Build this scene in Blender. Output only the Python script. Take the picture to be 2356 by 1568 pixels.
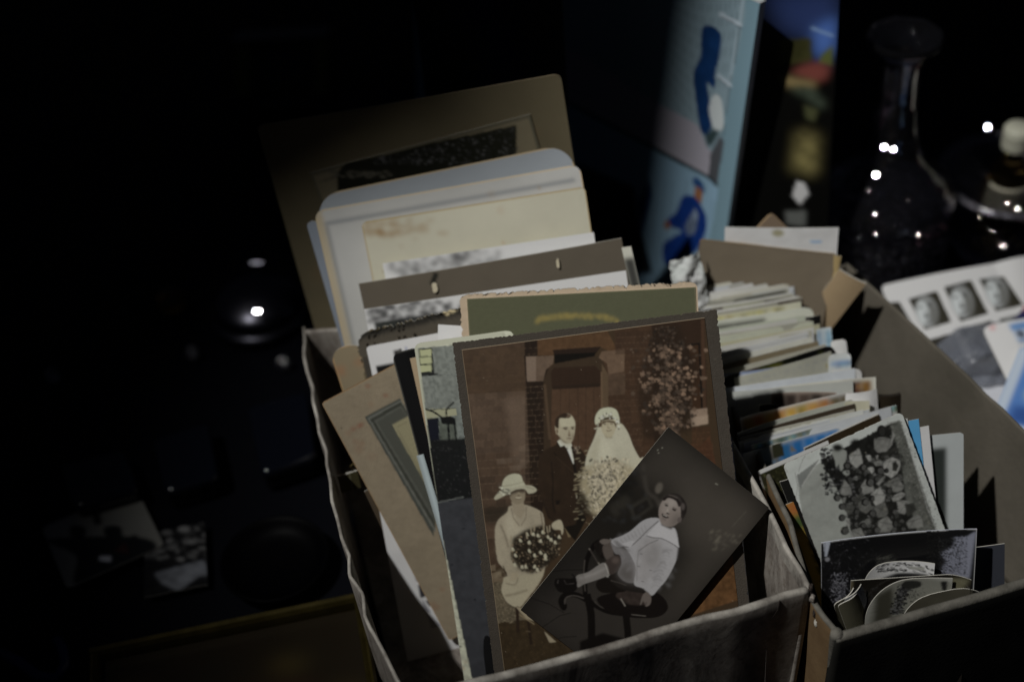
import bpy, bmesh, math, random
import numpy as np
from mathutils import Vector, Matrix
random.seed(7); RNG = np.random.default_rng(11)
for _o in list(bpy.data.objects): bpy.data.objects.remove(_o)
S = bpy.context.scene
COL = S.collection

# ---------------------------------------------------------------- camera, world, lamps, exposure
H = .73; PITCH = math.radians(42); ROLL = math.radians(5.5); FPX = 50/36*2356
_f = np.array([0, math.cos(PITCH), -math.sin(PITCH)]); _r0 = np.array([1., 0, 0]); _u0 = np.array([0, math.sin(PITCH), math.cos(PITCH)])
_c, _s = math.cos(ROLL), math.sin(ROLL)
_r = _c*_r0 - _s*_u0; _u = _s*_r0 + _c*_u0
C0 = np.array([0, 0, H])
cam = bpy.data.cameras.new('camera'); camo = bpy.data.objects.new('camera', cam); COL.objects.link(camo)
camo.matrix_world = Matrix(((_r[0], _u[0], -_f[0], 0), (_r[1], _u[1], -_f[1], 0), (_r[2], _u[2], -_f[2], H), (0, 0, 0, 1)))
cam.sensor_width = 36; cam.lens = 50; cam.clip_start = .02; cam.clip_end = 50
cam.dof.use_dof = True; cam.dof.focus_distance = .788; cam.dof.aperture_fstop = 3.0; cam.dof.aperture_blades = 8
S.camera = camo
W = bpy.data.worlds.new('World'); S.world = W; W.use_nodes = True
W.node_tree.nodes['Background'].inputs[0].default_value = (.55, .65, 1, 1)
W.node_tree.nodes['Background'].inputs[1].default_value = .007
S.view_settings.view_transform = 'Standard'; S.view_settings.look = 'None'
S.view_settings.exposure = 0; S.view_settings.gamma = 1; S.view_settings.use_curve_mapping = False
def spot(name, tgt, d, dist, watt, half, blend, color, rad):
    l = bpy.data.lights.new(name, 'SPOT'); o = bpy.data.objects.new(name, l); COL.objects.link(o)
    d = Vector(d).normalized(); o.location = Vector(tgt) + d*dist
    o.rotation_euler = d.to_track_quat('Z', 'Y').to_euler()
    l.energy = watt; l.spot_size = 2*math.atan(half/dist); l.spot_blend = blend; l.color = color; l.shadow_soft_size = rad
    l.use_nodes = False
    return o
KEYDIR = (-.48, -.28, .90)
KEYT = (.20, .70, .12)
spot('key_lamp', KEYT, KEYDIR, 2.4, 152, .54, 1.0, (1, .985, .95), .026)
S.cycles.max_bounces = 8; S.cycles.transparent_max_bounces = 12; S.cycles.caustics_reflective = False; S.cycles.caustics_refractive = False
try: S.cycles.use_denoising = True
except Exception: pass

# ---------------------------------------------------------------- measuring helpers (reference sheet coordinates, 2356 wide)
def ray(x, y):
    d = _f*FPX + _r*(x-1178) - _u*(y-784); return d/np.linalg.norm(d)
def onz(x, y, z):
    d = ray(x, y); return C0 + d*(z-H)/d[2]
def unit(v): return v/np.linalg.norm(v)
def s2l(v):
    v = np.asarray(v, float)/255.
    return np.where(v <= .04045, v/12.92, ((v+.055)/1.055)**2.4)

# ---------------------------------------------------------------- scene helpers
def tag(o, label=None, cat=None, group=None, kind=None):
    if label: o['label'] = label
    if cat: o['category'] = cat
    if group: o['group'] = group
    if kind: o['kind'] = kind
    return o
def empty(name, loc, label=None, cat=None, group=None):
    o = bpy.data.objects.new(name, None); COL.objects.link(o); o.location = Vector(loc); o.empty_display_size = .01
    return tag(o, label, cat, group)
def link_mesh(name, me, mat, parent=None):
    o = bpy.data.objects.new(name, me); COL.objects.link(o)
    if mat: me.materials.append(mat)
    if parent is not None:
        o.parent = parent; o.matrix_parent_inverse = Matrix.Translation(-parent.location)
    return o
def noise1(n, scale, rng=RNG):
    k = max(2, int(n/scale)+2); g = rng.normal(size=k)
    return np.interp(np.linspace(0, k-1, n), np.arange(k), g)
def noise2(h, w, cell, rng=RNG, octs=1):
    out = np.zeros((h, w)); amp = 1; tot = 0
    for o in range(octs):
        c = max(1.5, cell/2**o); gh, gw = int(h/c)+3, int(w/c)+3; g = rng.random((gh, gw))
        y = np.arange(h)/c; x = np.arange(w)/c; yi = y.astype(int); xi = x.astype(int)
        fy = (y-yi)[:, None]; fx = (x-xi)[None, :]; fy = fy*fy*(3-2*fy); fx = fx*fx*(3-2*fx)
        v = g[yi][:, xi]*(1-fy)*(1-fx)+g[yi+1][:, xi]*fy*(1-fx)+g[yi][:, xi+1]*(1-fy)*fx+g[yi+1][:, xi+1]*fy*fx
        out += amp*v; tot += amp; amp *= .55
    return out/tot

# ---------------------------------------------------------------- materials
def nmat(name):
    m = bpy.data.materials.new(name); m.use_nodes = True; nt = m.node_tree
    return m, nt, nt.nodes['Principled BSDF']
def add_bump(nt, b, scale, strength, dist=.0004, detail=6, coord='Object'):
    tc = nt.nodes.new('ShaderNodeTexCoord'); nz = nt.nodes.new('ShaderNodeTexNoise'); bp = nt.nodes.new('ShaderNodeBump')
    nz.inputs['Scale'].default_value = scale; nz.inputs['Detail'].default_value = detail
    bp.inputs['Strength'].default_value = strength; bp.inputs['Distance'].default_value = dist
    nt.links.new(tc.outputs[coord], nz.inputs['Vector']); nt.links.new(nz.outputs['Fac'], bp.inputs['Height'])
    nt.links.new(bp.outputs['Normal'], b.inputs['Normal'])
def print_mat(name, rough, spec, bscale, bstr):
    m, nt, b = nmat(name)
    a = nt.nodes.new('ShaderNodeAttribute'); a.attribute_name = 'print'
    nt.links.new(a.outputs['Color'], b.inputs['Base Color'])
    b.inputs['Roughness'].default_value = rough; b.inputs['Specular IOR Level'].default_value = spec
    add_bump(nt, b, bscale, bstr)
    return m
M_MATTE = print_mat('matte_card', .85, .2, 900, .35)
M_SATIN = print_mat('satin_photo_paper', .42, .35, 300, .08)
M_GLOSS = print_mat('glossy_photo_paper', .28, .45, 60, .05)
M_FIBRE = print_mat('fibrous_mount_board', .9, .15, 1400, .9)
def solid(name, col, rough=.5, metal=0., spec=.5, bump=None, var=None):
    m, nt, b = nmat(name); b.inputs['Roughness'].default_value = rough; b.inputs['Metallic'].default_value = metal
    b.inputs['Specular IOR Level'].default_value = spec
    if var:
        c2, sc = var; tc = nt.nodes.new('ShaderNodeTexCoord'); nz = nt.nodes.new('ShaderNodeTexNoise'); rp = nt.nodes.new('ShaderNodeValToRGB')
        nz.inputs['Scale'].default_value = sc; nz.inputs['Detail'].default_value = 8; nz.inputs['Roughness'].default_value = .65
        rp.color_ramp.elements[0].position = .35; rp.color_ramp.elements[1].position = .68
        rp.color_ramp.elements[0].color = (*col, 1); rp.color_ramp.elements[1].color = (*c2, 1)
        nt.links.new(tc.outputs['Object'], nz.inputs['Vector']); nt.links.new(nz.outputs['Fac'], rp.inputs['Fac']); nt.links.new(rp.outputs['Color'], b.inputs['Base Color'])
    else: b.inputs['Base Color'].default_value = (*col, 1)
    if bump: add_bump(nt, b, *bump)
    return m
def glass(name, col, rough=0.02, ior=1.5):
    m, nt, b = nmat(name); b.inputs['Base Color'].default_value = (*col, 1); b.inputs['Roughness'].default_value = rough
    b.inputs['Transmission Weight'].default_value = 1; b.inputs['IOR'].default_value = ior
    return m
def marbled():
    m, nt, b = nmat('marbled_box_paper'); N = nt.nodes; L = nt.links
    tc = N.new('ShaderNodeTexCoord'); mp = N.new('ShaderNodeMapping'); mp.inputs['Scale'].default_value = (1, 1, .45); mp.inputs['Rotation'].default_value = (.2, .5, .3)
    n1 = N.new('ShaderNodeTexNoise'); n1.inputs['Scale'].default_value = 38; n1.inputs['Detail'].default_value = 10; n1.inputs['Roughness'].default_value = .68; n1.inputs['Distortion'].default_value = .9
    r1 = N.new('ShaderNodeValToRGB'); e = r1.color_ramp.elements
    e[0].position = .3; e[0].color = (.12, .105, .092, 1); e[1].position = .7; e[1].color = (.50, .46, .41, 1)
    x = e.new(.5); x.color = (.28, .25, .22, 1)
    n2 = N.new('ShaderNodeTexNoise'); n2.inputs['Scale'].default_value = 160; n2.inputs['Detail'].default_value = 8; n2.inputs['Roughness'].default_value = .8
    r2 = N.new('ShaderNodeValToRGB'); r2.color_ramp.elements[0].position = .36; r2.color_ramp.elements[1].position = .52
    r2.color_ramp.elements[0].color = (.42, .36, .32, 1); r2.color_ramp.elements[1].color = (1, 1, 1, 1)
    mx = N.new('ShaderNodeMixRGB'); mx.blend_type = 'MULTIPLY'; mx.inputs[0].default_value = .75
    L.new(tc.outputs['Object'], mp.inputs['Vector']); L.new(mp.outputs['Vector'], n1.inputs['Vector']); L.new(tc.outputs['Object'], n2.inputs['Vector'])
    L.new(n1.outputs['Fac'], r1.inputs['Fac']); L.new(n2.outputs['Fac'], r2.inputs['Fac']); L.new(r1.outputs['Color'], mx.inputs[1]); L.new(r2.outputs['Color'], mx.inputs[2])
    L.new(mx.outputs['Color'], b.inputs['Base Color']); b.inputs['Roughness'].default_value = .6
    bp = N.new('ShaderNodeBump'); bp.inputs['Strength'].default_value = .5; bp.inputs['Distance'].default_value = .0008
    L.new(n1.outputs['Fac'], bp.inputs['Height']); L.new(bp.outputs['Normal'], b.inputs['Normal'])
    return m
M_MARB = marbled()
M_GREYB = solid('grey_cardboard', (.105, .094, .074), .8, 0, .25, (260, .5, .0006), ((.165, .147, .118), 14))
M_TANB = solid('tan_cardboard', (.16, .10, .05), .8, 0, .2, (500, .4), ((.25, .165, .085), 22))
M_BLACKB = solid('black_box_board', (.012, .012, .010), .7, 0, .3, (500, .3), ((.02, .019, .016), 30))
M_RIMB = solid('worn_grey_edge', (.09, .085, .072), .85, 0, .2, (700, .8), ((.19, .18, .155), 120))
M_PAPERW = solid('torn_white_paper', (.6, .57, .5), .8)
M_PAPERD = solid('torn_dark_core', (.05, .04, .035), .9, 0, .1, (900, 1))

# ---------------------------------------------------------------- picture painting on a card's own surface
class Canvas:
    """Linear colours on a grid across a card; painting coordinates are reference-sheet ones, moved onto the card through its plane."""
    def __init__(s, card, res, base, gain=4., ss=2):
        s.card = card; s.ss = ss; s.nx = max(6, int(card.w*res)); s.ny = max(6, int(card.h*res))
        s.W, s.Hh = s.nx*ss, s.ny*ss; s.gain = gain; s.map = (0, 0, 1); s.pw = 1.15
        s.a = np.empty((s.Hh, s.W, 3)); s.a[:] = s.c(base); s.k = s.W/card.w
        s.rng = np.random.default_rng(abs(hash((round(card.w, 4), round(card.h, 4)))) % 9999)
        s.lum = None
    def c(s, col):
        if np.isscalar(col): col = (col, col*.97, col*.9)
        v = s2l(np.array(col))*s.gain; m = v@np.array([.3, .59, .11]); v = v*.86+m*.14; return np.clip(v**s.pw*.95, 0, .82)
    def sf(s, soft): return soft*s.map[2]*s.k/4090*1.6
    def zoom(s, ox, oy, k): s.map = (ox, oy, k); return s
    def xy(s, pts):
        pts = np.atleast_2d(np.array(pts, float)); ox, oy, k = s.map
        out = []
        for x, y in pts:
            out.append(s.card.uv(ox+x*k, oy+y*k))
        return np.array(out)*s.k
    def spline(s, p, closed=True, n=6):
        p = np.array(p, float); m = len(p); out = []
        rng_ = range(m) if closed else range(m-1)
        for i in rng_:
            if closed: a, b, c, d = p[(i-1) % m], p[i], p[(i+1) % m], p[(i+2) % m]
            else: a, b, c, d = p[max(i-1, 0)], p[i], p[i+1], p[min(i+2, m-1)]
            for t in np.arange(n)/n:
                out.append(.5*((2*b)+(-a+c)*t+(2*a-5*b+4*c-d)*t*t+(-a+3*b-3*c+d)*t**3))
        if not closed: out.append(p[-1])
        return np.array(out)
    def _fill(s, q, col, alpha, soft, tex=0, grad=None):
        pad = 2+int(soft*3)
        x0 = max(0, int(q[:, 0].min())-pad); x1 = min(s.W, int(q[:, 0].max())+pad+1)
        y0 = max(0, int(q[:, 1].min())-pad); y1 = min(s.Hh, int(q[:, 1].max())+pad+1)
        if x1 <= x0 or y1 <= y0: return
        X = np.arange(x0, x1)[None, :]+.5; Y = np.arange(y0, y1)[:, None]+.5
        m = np.zeros((y1-y0, x1-x0), bool); n = len(q)
        for i in range(n):
            ax, ay = q[i]; bx, by = q[(i+1) % n]
            if ay == by: continue
            cond = (Y < ay) != (Y < by)
            m ^= cond & (X < (bx-ax)*(Y-ay)/(by-ay)+ax)
        m = m.astype(float)
        if soft > .4: m = blur(m, soft)
        m = m*alpha
        cc = s.c(col)
        fill = np.broadcast_to(cc, m.shape+(3,)).copy()
        if tex: fill *= (1+tex*(noise2(*m.shape, 5*s.ss, s.rng, 3)-.5)*2)[..., None]
        if grad is not None: fill *= grad(X, Y)[..., None]
        s.a[y0:y1, x0:x1] = s.a[y0:y1, x0:x1]*(1-m[..., None])+fill*m[..., None]
    def P(s, pts, col, soft=0, alpha=1., sm=False, tex=0):
        pts = np.array(pts, float)
        if sm: pts = s.spline(pts)
        s._fill(s.xy(pts), col, alpha, s.sf(soft), tex)
    def E(s, cx, cy, rx, ry, col, rot=0, soft=0, alpha=1., tex=0):
        t = np.linspace(0, 2*np.pi, 20, endpoint=False); r = math.radians(rot)
        x = rx*np.cos(t); y = ry*np.sin(t)
        s._fill(s.xy(np.c_[cx+x*math.cos(r)-y*math.sin(r), cy+x*math.sin(r)+y*math.cos(r)]), col, alpha, s.sf(soft), tex)
    def L(s, pts, wd, col, soft=0, alpha=1., sm=False):
        p = np.array(pts, float)
        if sm: p = s.spline(p, False)
        d = np.gradient(p, axis=0); n = np.c_[-d[:, 1], d[:, 0]]; n /= np.linalg.norm(n, axis=1)[:, None]+1e-9
        w = np.linspace(wd[0], wd[1], len(p))[:, None]/2 if isinstance(wd, tuple) else wd/2
        s._fill(s.xy(np.r_[p+n*w, (p-n*w)[::-1]]), col, alpha, s.sf(soft))
    def R(s, x0, y0, x1, y1, col, **k): s.P([(x0, y0), (x1, y0), (x1, y1), (x0, y1)], col, **k)
    def grain(s, amp, cell=1.5, octs=1):
        s.a *= (1+amp*(noise2(s.Hh, s.W, cell*s.ss, s.rng, octs)-.5)*2)[..., None]
    def stains(s, n, col, rmin=.002, rmax=.006, alpha=.4):
        for _ in range(n):
            r = s.rng.uniform(rmin, rmax)*s.k; cx, cy = s.rng.uniform(0, s.W), s.rng.uniform(0, s.Hh)
            t = np.linspace(0, 2*np.pi, 14, endpoint=False); rr = r*s.rng.uniform(.5, 1.2, 14)
            s._fill(np.c_[cx+rr*np.cos(t), cy+rr*np.sin(t)], col, s.rng.uniform(.3, 1)*alpha, r*.35)
    def soften(s, sg):
        for i in range(3): s.a[..., i] = blur(np.pad(s.a[..., i], 6, mode='edge'), sg)[6:-6, 6:-6]
    def U(s, u0, v0, u1, v1, col, soft=0, alpha=1., tex=0):   # rectangle in card fractions
        s._fill(np.array([(u0*s.W, v0*s.Hh), (u1*s.W, v0*s.Hh), (u1*s.W, v1*s.Hh), (u0*s.W, v1*s.Hh)]), col, alpha, soft, tex)
    def UP(s, pts, col, soft=0, alpha=1., tex=0):
        s._fill(np.array(pts, float)*np.array([s.W, s.Hh]), col, alpha, soft, tex)
    def border(s, m, col, top=None):
        mm = m*s.k; t = (top if top is not None else m)*s.k; W_, H_ = s.W, s.Hh
        for q in ([(0, 0), (W_, 0), (W_, t), (0, t)], [(0, 0), (mm, 0), (mm, H_), (0, H_)], [(W_-mm, 0), (W_, 0), (W_, H_), (W_-mm, H_)], [(0, H_-mm), (W_, H_-mm), (W_, H_), (0, H_)]):
            s._fill(np.array(q, float), col, 1, 0)
    def grid(s):
        k = s.ss; return s.a.reshape(s.ny, k, s.nx, k, 3).mean((1, 3))
def blur(m, sg):
    r = int(sg*2.5)+1; k = np.exp(-np.arange(-r, r+1)**2/(2*sg*sg)); k /= k.sum()
    h, w = m.shape; p = np.zeros((h+2*r, w+2*r)); p[r:-r, r:-r] = m
    a = np.zeros((h, w+2*r)); o = np.zeros((h, w))
    for i, kk in enumerate(k): a += kk*p[i:i+h]
    for i, kk in enumerate(k): o += kk*a[:, i:i+w]
    return o

class Card:
    """A sheet: rectangle w x h in a plane, t to the right, d downwards, n towards the viewer."""
    def __init__(s, A, t, d, w, h):
        s.A = np.array(A, float); s.t = unit(np.array(t)); s.d = unit(np.array(d)-s.t*np.dot(d, s.t)); s.n = np.cross(s.d, s.t)
        s.w, s.h = w, h
        if s.n.dot(C0-s.A) < 0: s.n = -s.n
    def uv(s, x, y):
        r = ray(x, y); q = C0+r*((s.A-C0).dot(s.n)/r.dot(s.n))-s.A; return q.dot(s.t), q.dot(s.d)
    def at(s, a, b, off=0): return s.A+s.t*a+s.d*b+s.n*off
def leaning(TL, z1, TR, z2, lean, h, w=None):
    A, B = onz(*TL, z1), onz(*TR, z2); t = unit(B-A); hh = unit(np.array([t[0], t[1], 0])); back = np.array([-hh[1], hh[0], 0])
    l = math.radians(lean); up = back*math.sin(l)+np.array([0, 0, 1])*math.cos(l); n = unit(np.cross(t, up)); up = np.cross(n, t)
    return Card(A, t, -up, w or np.linalg.norm(B-A), h)
def in_plane(card, off, TL, TR, h, w=None, zmin=None):
    n = card.n; P0 = card.A+n*off
    def q(p): r = ray(*p); return C0+r*((P0-C0).dot(n)/r.dot(n))
    A, B = q(TL), q(TR); t = unit(B-A); d = np.cross(t, n)
    if ray(*TL)[2]*0+d.dot(card.d) < 0: d = -d
    return Card(A, t, d, w or np.linalg.norm(B-A), h)

def build_sheet(name, card, grid, mat, thick=.0004, edge=(.6, .58, .52), back=None, parent=None, round_=0, corners=None, rag=0, ragc=6, scallop=0, bend=(0, 0), crumple=0, twist=0, ragsides=(1, 1, 1, 1), curlf=None):
    """grid (ny,nx,3) of colours -> one closed sheet mesh with a 'print' colour attribute"""
    ny, nx, _ = grid.shape; rng = np.random.default_rng(int(card.w*1e6) % 99991)
    w, h = card.w, card.h
    U = np.linspace(0, 1, nx)[None, :].repeat(ny, 0); V = np.linspace(0, 1, ny)[:, None].repeat(nx, 1)
    b = V[:, 0]*h
    il = np.zeros(ny); ir = np.zeros(ny)
    if round_:
        cr = corners or (1, 1, 1, 1)
        for top in (True, False):
            dd = (round_-b) if top else (b-(h-round_)); mk = dd > 0
            ins = round_-np.sqrt(np.clip(round_**2-dd**2, 0, None))
            if cr[0 if top else 3]: il[mk] += ins[mk]
            if cr[1 if top else 2]: ir[mk] += ins[mk]
    it = np.zeros(nx); ib = np.zeros(nx)
    if rag:
        px = nx/w*.001*ragc*.5
        f = lambda n, p: np.abs(noise1(n, max(p, 1.2), rng)*.6+noise1(n, max(p*.35, 1.1), rng)*.35)*rag
        if ragsides[3]: il = il+f(ny, px)
        if ragsides[1]: ir = ir+f(ny, px)
        if ragsides[0]: it = it+f(nx, px)
        if ragsides[2]: ib = ib+f(nx, px)
    if scallop:
        fs = lambda n, L: np.abs(np.sin(np.linspace(0, L/.0045*np.pi/1, n)))*-.001*scallop+.001*scallop
        il = il+fs(ny, h); ir = ir+fs(ny, h); it = it+fs(nx, w); ib = ib+fs(nx, w)
    Aa = il[:, None]+U*(w-il-ir)[:, None]; Bb = it[None, :]+V*(h-it-ib)[None, :]
    gx = np.clip(Aa/w*(nx-1), 0, nx-1).round().astype(int); gy = np.clip(Bb/h*(ny-1), 0, ny-1).round().astype(int)
    colr = grid[gy, gx] if (rag or round_ or scallop) else grid
    off = bend[0]*(1-(2*Aa/w-1)**2)+bend[1]*(1-(2*Bb/h-1)**2)+twist*(Aa/w-.5)*(Bb/h-.5)
    if crumple: off = off+crumple*(noise2(ny, nx, max(6, nx/5), rng, 3)-.5)*2
    if curlf is not None: off = off+curlf(Aa/w, Bb/h)
    Pf = card.A+Aa[..., None]*card.t+Bb[..., None]*card.d+off[..., None]*card.n
    Pb = Pf-card.n*thick
    verts = np.concatenate([Pf.reshape(-1, 3), Pb.reshape(-1, 3)]); N = nx*ny
    I = np.arange(N).reshape(ny, nx); q = np.stack([I[:-1, :-1], I[1:, :-1], I[1:, 1:], I[:-1, 1:]], -1).reshape(-1, 4)
    if np.dot(np.cross(Pf[1, 0]-Pf[0, 0], Pf[0, 1]-Pf[0, 0]), card.n) < 0: q = q[:, ::-1]
    qb = q[:, ::-1]+N
    ring = np.concatenate([I[0, :], I[1:, -1], I[-1, -2::-1], I[-2:0:-1, 0]]); r2 = np.roll(ring, -1)
    qs = np.stack([ring, r2, r2+N, ring+N], -1)
    # the rim gets its own vertices so that the edge colour does not bleed
    base = 2*N; nr = len(ring); verts = np.concatenate([verts, verts[ring], verts[ring+N]])
    ii = np.arange(nr); jj = np.roll(ii, -1); qs = np.stack([base+ii, base+jj, base+nr+jj, base+nr+ii], -1)
    faces = np.concatenate([q, qb, qs])
    me = bpy.data.meshes.new(name); me.vertices.add(len(verts)); me.vertices.foreach_set('co', verts.ravel())
    me.loops.add(faces.size); me.loops.foreach_set('vertex_index', faces.ravel().astype(np.int32))
    me.polygons.add(len(faces)); me.polygons.foreach_set('loop_start', np.arange(0, faces.size, 4, dtype=np.int32)); me.polygons.foreach_set('loop_total', np.full(len(faces), 4, dtype=np.int32))
    me.polygons.foreach_set('use_smooth', np.concatenate([np.ones(len(q)*2, bool), np.zeros(len(qs), bool)]))
    me.update(calc_edges=True)
    at = me.color_attributes.new('print', 'FLOAT_COLOR', 'POINT')
    c4 = np.ones((len(verts), 4)); c4[:N, :3] = colr.reshape(-1, 3); c4[N:2*N, :3] = back if back is not None else edge; c4[2*N:, :3] = edge
    at.data.foreach_set('color', c4.ravel().astype(np.float32))
    me.validate()
    return link_mesh(name, me, mat, parent)
def loose_card(name, card, canvas, mat, label, cat, group=None, **k):
    o = empty(name, card.at(card.w/2, card.h), label, cat, group) if False else build_sheet(name, card, canvas.grid(), mat, **k)
    return tag(o, label, cat, group)

# ---------------------------------------------------------------- the surface everything stands on
def grid_ground():
    me = bpy.data.meshes.new('table_cover'); bm = bmesh.new()
    bmesh.ops.create_grid(bm, x_segments=90, y_segments=90, size=3.0); 
    rng = np.random.default_rng(3)
    for v in bm.verts:
        v.co.y += 1.2; v.co.z = -.004-.0015*(math.sin(v.co.x*31+v.co.y*9)+math.sin(v.co.y*27-v.co.x*13))
    bm.to_mesh(me); bm.free()
    for p in me.polygons: p.use_smooth = True
    o = link_mesh('table_surface', me, solid('dark_navy_plastic_cover', (.0022, .0026, .005), .55, 0, .12, (14, .3, .004)))
    tag(o, 'dark navy cover spread over the stall table', None, None, 'structure')
grid_ground()
def wall(name, top, inset, th, mat, parent, zb=.001, wob=.0006, seed=1, flip=1, rimmat=None):
    """card wall: rounded rim along the polyline top, leaning in by inset at its foot; flip = side on which the outside lies"""
    rng = np.random.default_rng(seed); top = np.array(top)
    # resample
    seg = np.r_[0, np.cumsum(np.linalg.norm(np.diff(top, axis=0), axis=1))]; n = max(12, int(seg[-1]/.003)); s_ = np.linspace(0, seg[-1], n)
    T = np.c_[[np.interp(s_, seg, top[:, k]) for k in range(3)]].T
    w1 = noise1(n, 5, rng)*wob; w2 = noise1(n, 4, rng)*wob
    tan = np.gradient(T, axis=0); tan[:, 2] = 0; tan /= np.linalg.norm(tan, axis=1)[:, None]
    out = np.c_[tan[:, 1], -tan[:, 0], np.zeros(n)]*flip
    T = T+out*w1[:, None]+np.array([0, 0, 1])*w2[:, None]
    rows = []; nv = 14
    prof = []
    for k in range(nv): prof.append((-th/2, 'v', k/nv))
    for a in np.linspace(math.pi, 0, 7): prof.append((math.cos(a)*th/2, 'a', math.sin(a)*th/2))
    for k in range(nv-1, -1, -1): prof.append((th/2, 'v', k/nv))
    bul = noise2(n, nv*2+7, 9, rng, 2)-.5
    for j, (o_, kd, v) in enumerate(prof):
        if kd == 'v':
            z = zb+(T[:, 2]-th/2-zb)*v; off = o_-inset*(1-v)+bul[:, j]*.0012*math.sin(math.pi*v)
        else: z = T[:, 2]-th/2+v; off = np.full(n, o_)
        p = T+out*off[:, None] if np.ndim(off) else T+out*off
        p[:, 2] = z; rows.append(p)
    Vv = np.array(rows); m = len(rows); bm = bmesh.new()
    vs = [[bm.verts.new(Vv[j, i]) for i in range(n)] for j in range(m)]
    for j in range(m-1):
        for i in range(n-1): bm.faces.new((vs[j][i], vs[j][i+1], vs[j+1][i+1], vs[j+1][i]))
    for i in range(n-1): bm.faces.new((vs[m-1][i], vs[m-1][i+1], vs[0][i+1], vs[0][i]))
    bm.faces.new([vs[j][0] for j in range(m)]); bm.faces.new([vs[j][n-1] for j in range(m)][::-1])
    bmesh.ops.recalc_face_normals(bm, faces=bm.faces)
    me = bpy.data.meshes.new(name)
    if rimmat:
        bm.faces.ensure_lookup_table(); k = 0
        for j in range(m-1):
            for i in range(n-1):
                if nv-1 <= j < nv+6: bm.faces[k].material_index = 1
                k += 1
    for f in bm.faces: f.smooth = True
    bm.to_mesh(me); bm.free()
    o = link_mesh(name, me, mat, parent)
    if rimmat: me.materials.append(rimmat)
    return o
def slab(name, pts, z0, z1, mat, parent=None):
    bm = bmesh.new(); a = [bm.verts.new((p[0], p[1], z0)) for p in pts]; b = [bm.verts.new((p[0], p[1], z1)) for p in pts]; n = len(pts)
    bm.faces.new(a[::-1]); bm.faces.new(b)
    for i in range(n): bm.faces.new((a[i], a[(i+1) % n], b[(i+1) % n], b[i]))
    bmesh.ops.recalc_face_normals(bm, faces=bm.faces)
    me = bpy.data.meshes.new(name); bm.to_mesh(me); bm.free(); return link_mesh(name, me, mat, parent)
def inset_poly(P, d):
    c = np.mean(P, axis=0); return [p+(c-p)*d/np.linalg.norm(c-p) for p in P]

M_MRIM = solid('worn_marbled_rim', (.13, .115, .10), .75, 0, .25, (600, .5), ((.58, .55, .49), 42))
# left box
RZ = .12
LW = [onz(x, y, RZ) for x, y in [(697, 752), (712, 880), (733, 985), (757, 1085), (777, 1190), (800, 1285), (829, 1370), (852, 1440), (886, 1512), (930, 1600)]]
FW = [onz(x, y, RZ) for x, y in [(900, 1606), (1060, 1570), (1300, 1512), (1500, 1450), (1700, 1397), (1857, 1350)]]
RW = [onz(x, y, RZ-.001) for x, y in [(1861, 1353), (1775, 1182), (1668, 988), (1600, 868), (1530, 745)]]
BW = [onz(x, y, RZ-.001) for x, y in [(1533, 752), (1100, 735), (700, 760)]]
boxL = empty('cardboard_box', (float(LW[5][0]), float(LW[5][1]), 0), 'shoebox covered in grey and pink marbled paper, holding the wedding photograph and album mounts', 'box')
wall('side_panel', LW, .006, .0020, M_MARB, boxL, wob=.0009, seed=4, flip=1, rimmat=M_MRIM)
wall('front_panel', FW, .005, .0046, M_MARB, boxL, wob=.0004, seed=5, flip=1, rimmat=M_MRIM)
wall('side_panel', RW, .005, .0030, M_MARB, boxL, wob=.0003, seed=6, flip=1, rimmat=M_MRIM)
wall('back_panel', [b-np.array([0, 0, .0]) for b in BW], .004, .003, M_MARB, boxL, seed=7, flip=1)
slab('bottom_panel', inset_poly([FW[0][:2], FW[-1][:2], RW[-1][:2], LW[0][:2]], .008), .0012, .003, M_MARB, boxL)
# creases and torn chips on its front
def tube(name, pts, r, mat, parent=None, seg=8):
    pts = [np.array(p, float) for p in pts]; bm = bmesh.new(); rings = []
    for i, p in enumerate(pts):
        t = unit(pts[min(i+1, len(pts)-1)]-pts[max(i-1, 0)]); a = unit(np.cross(t, [0, .3, 1.])); b = np.cross(t, a)
        rr = r[i] if hasattr(r, '__len__') else r
        rings.append([bm.verts.new(p+(a*math.cos(k*2*math.pi/seg)+b*math.sin(k*2*math.pi/seg))*rr) for k in range(seg)])
    for i in range(len(rings)-1):
        for k in range(seg): bm.faces.new((rings[i][k], rings[i][(k+1) % seg], rings[i+1][(k+1) % seg], rings[i+1][k]))
    bm.faces.new(rings[0][::-1]); bm.faces.new(rings[-1])
    bmesh.ops.recalc_face_normals(bm, faces=bm.faces)
    me = bpy.data.meshes.new(name); bm.to_mesh(me); bm.free()
    for p in me.polygons: p.use_smooth = True
    return link_mesh(name, me, mat, parent)
fa, fb = FW[0], FW[-1]; fn = np.cross(unit(fb-fa), [0, 0, 1]); 
def onfront(x, y, off=.0026, lean=.005):
    n = unit(np.array([fn[0], fn[1], -.04])); P0 = fb+fn*off; d = ray(x, y); return C0+d*((P0-C0).dot(n)/d.dot(n))
M_CREASE = solid('worn_white_crease', (.42, .38, .34), .9, 0, .1)
tube('crease', [onfront(x, y, .0024) for x, y in [(1793, 1380), (1790, 1400), (1778, 1418), (1768, 1428)]], .0003, M_PAPERD, boxL)
tube('crease', [onfront(x, y, .0023) for x, y in [(1768, 1428), (1764, 1470), (1762, 1520), (1760, 1568), (1758, 1600)]], .00022, M_CREASE, boxL)
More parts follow.
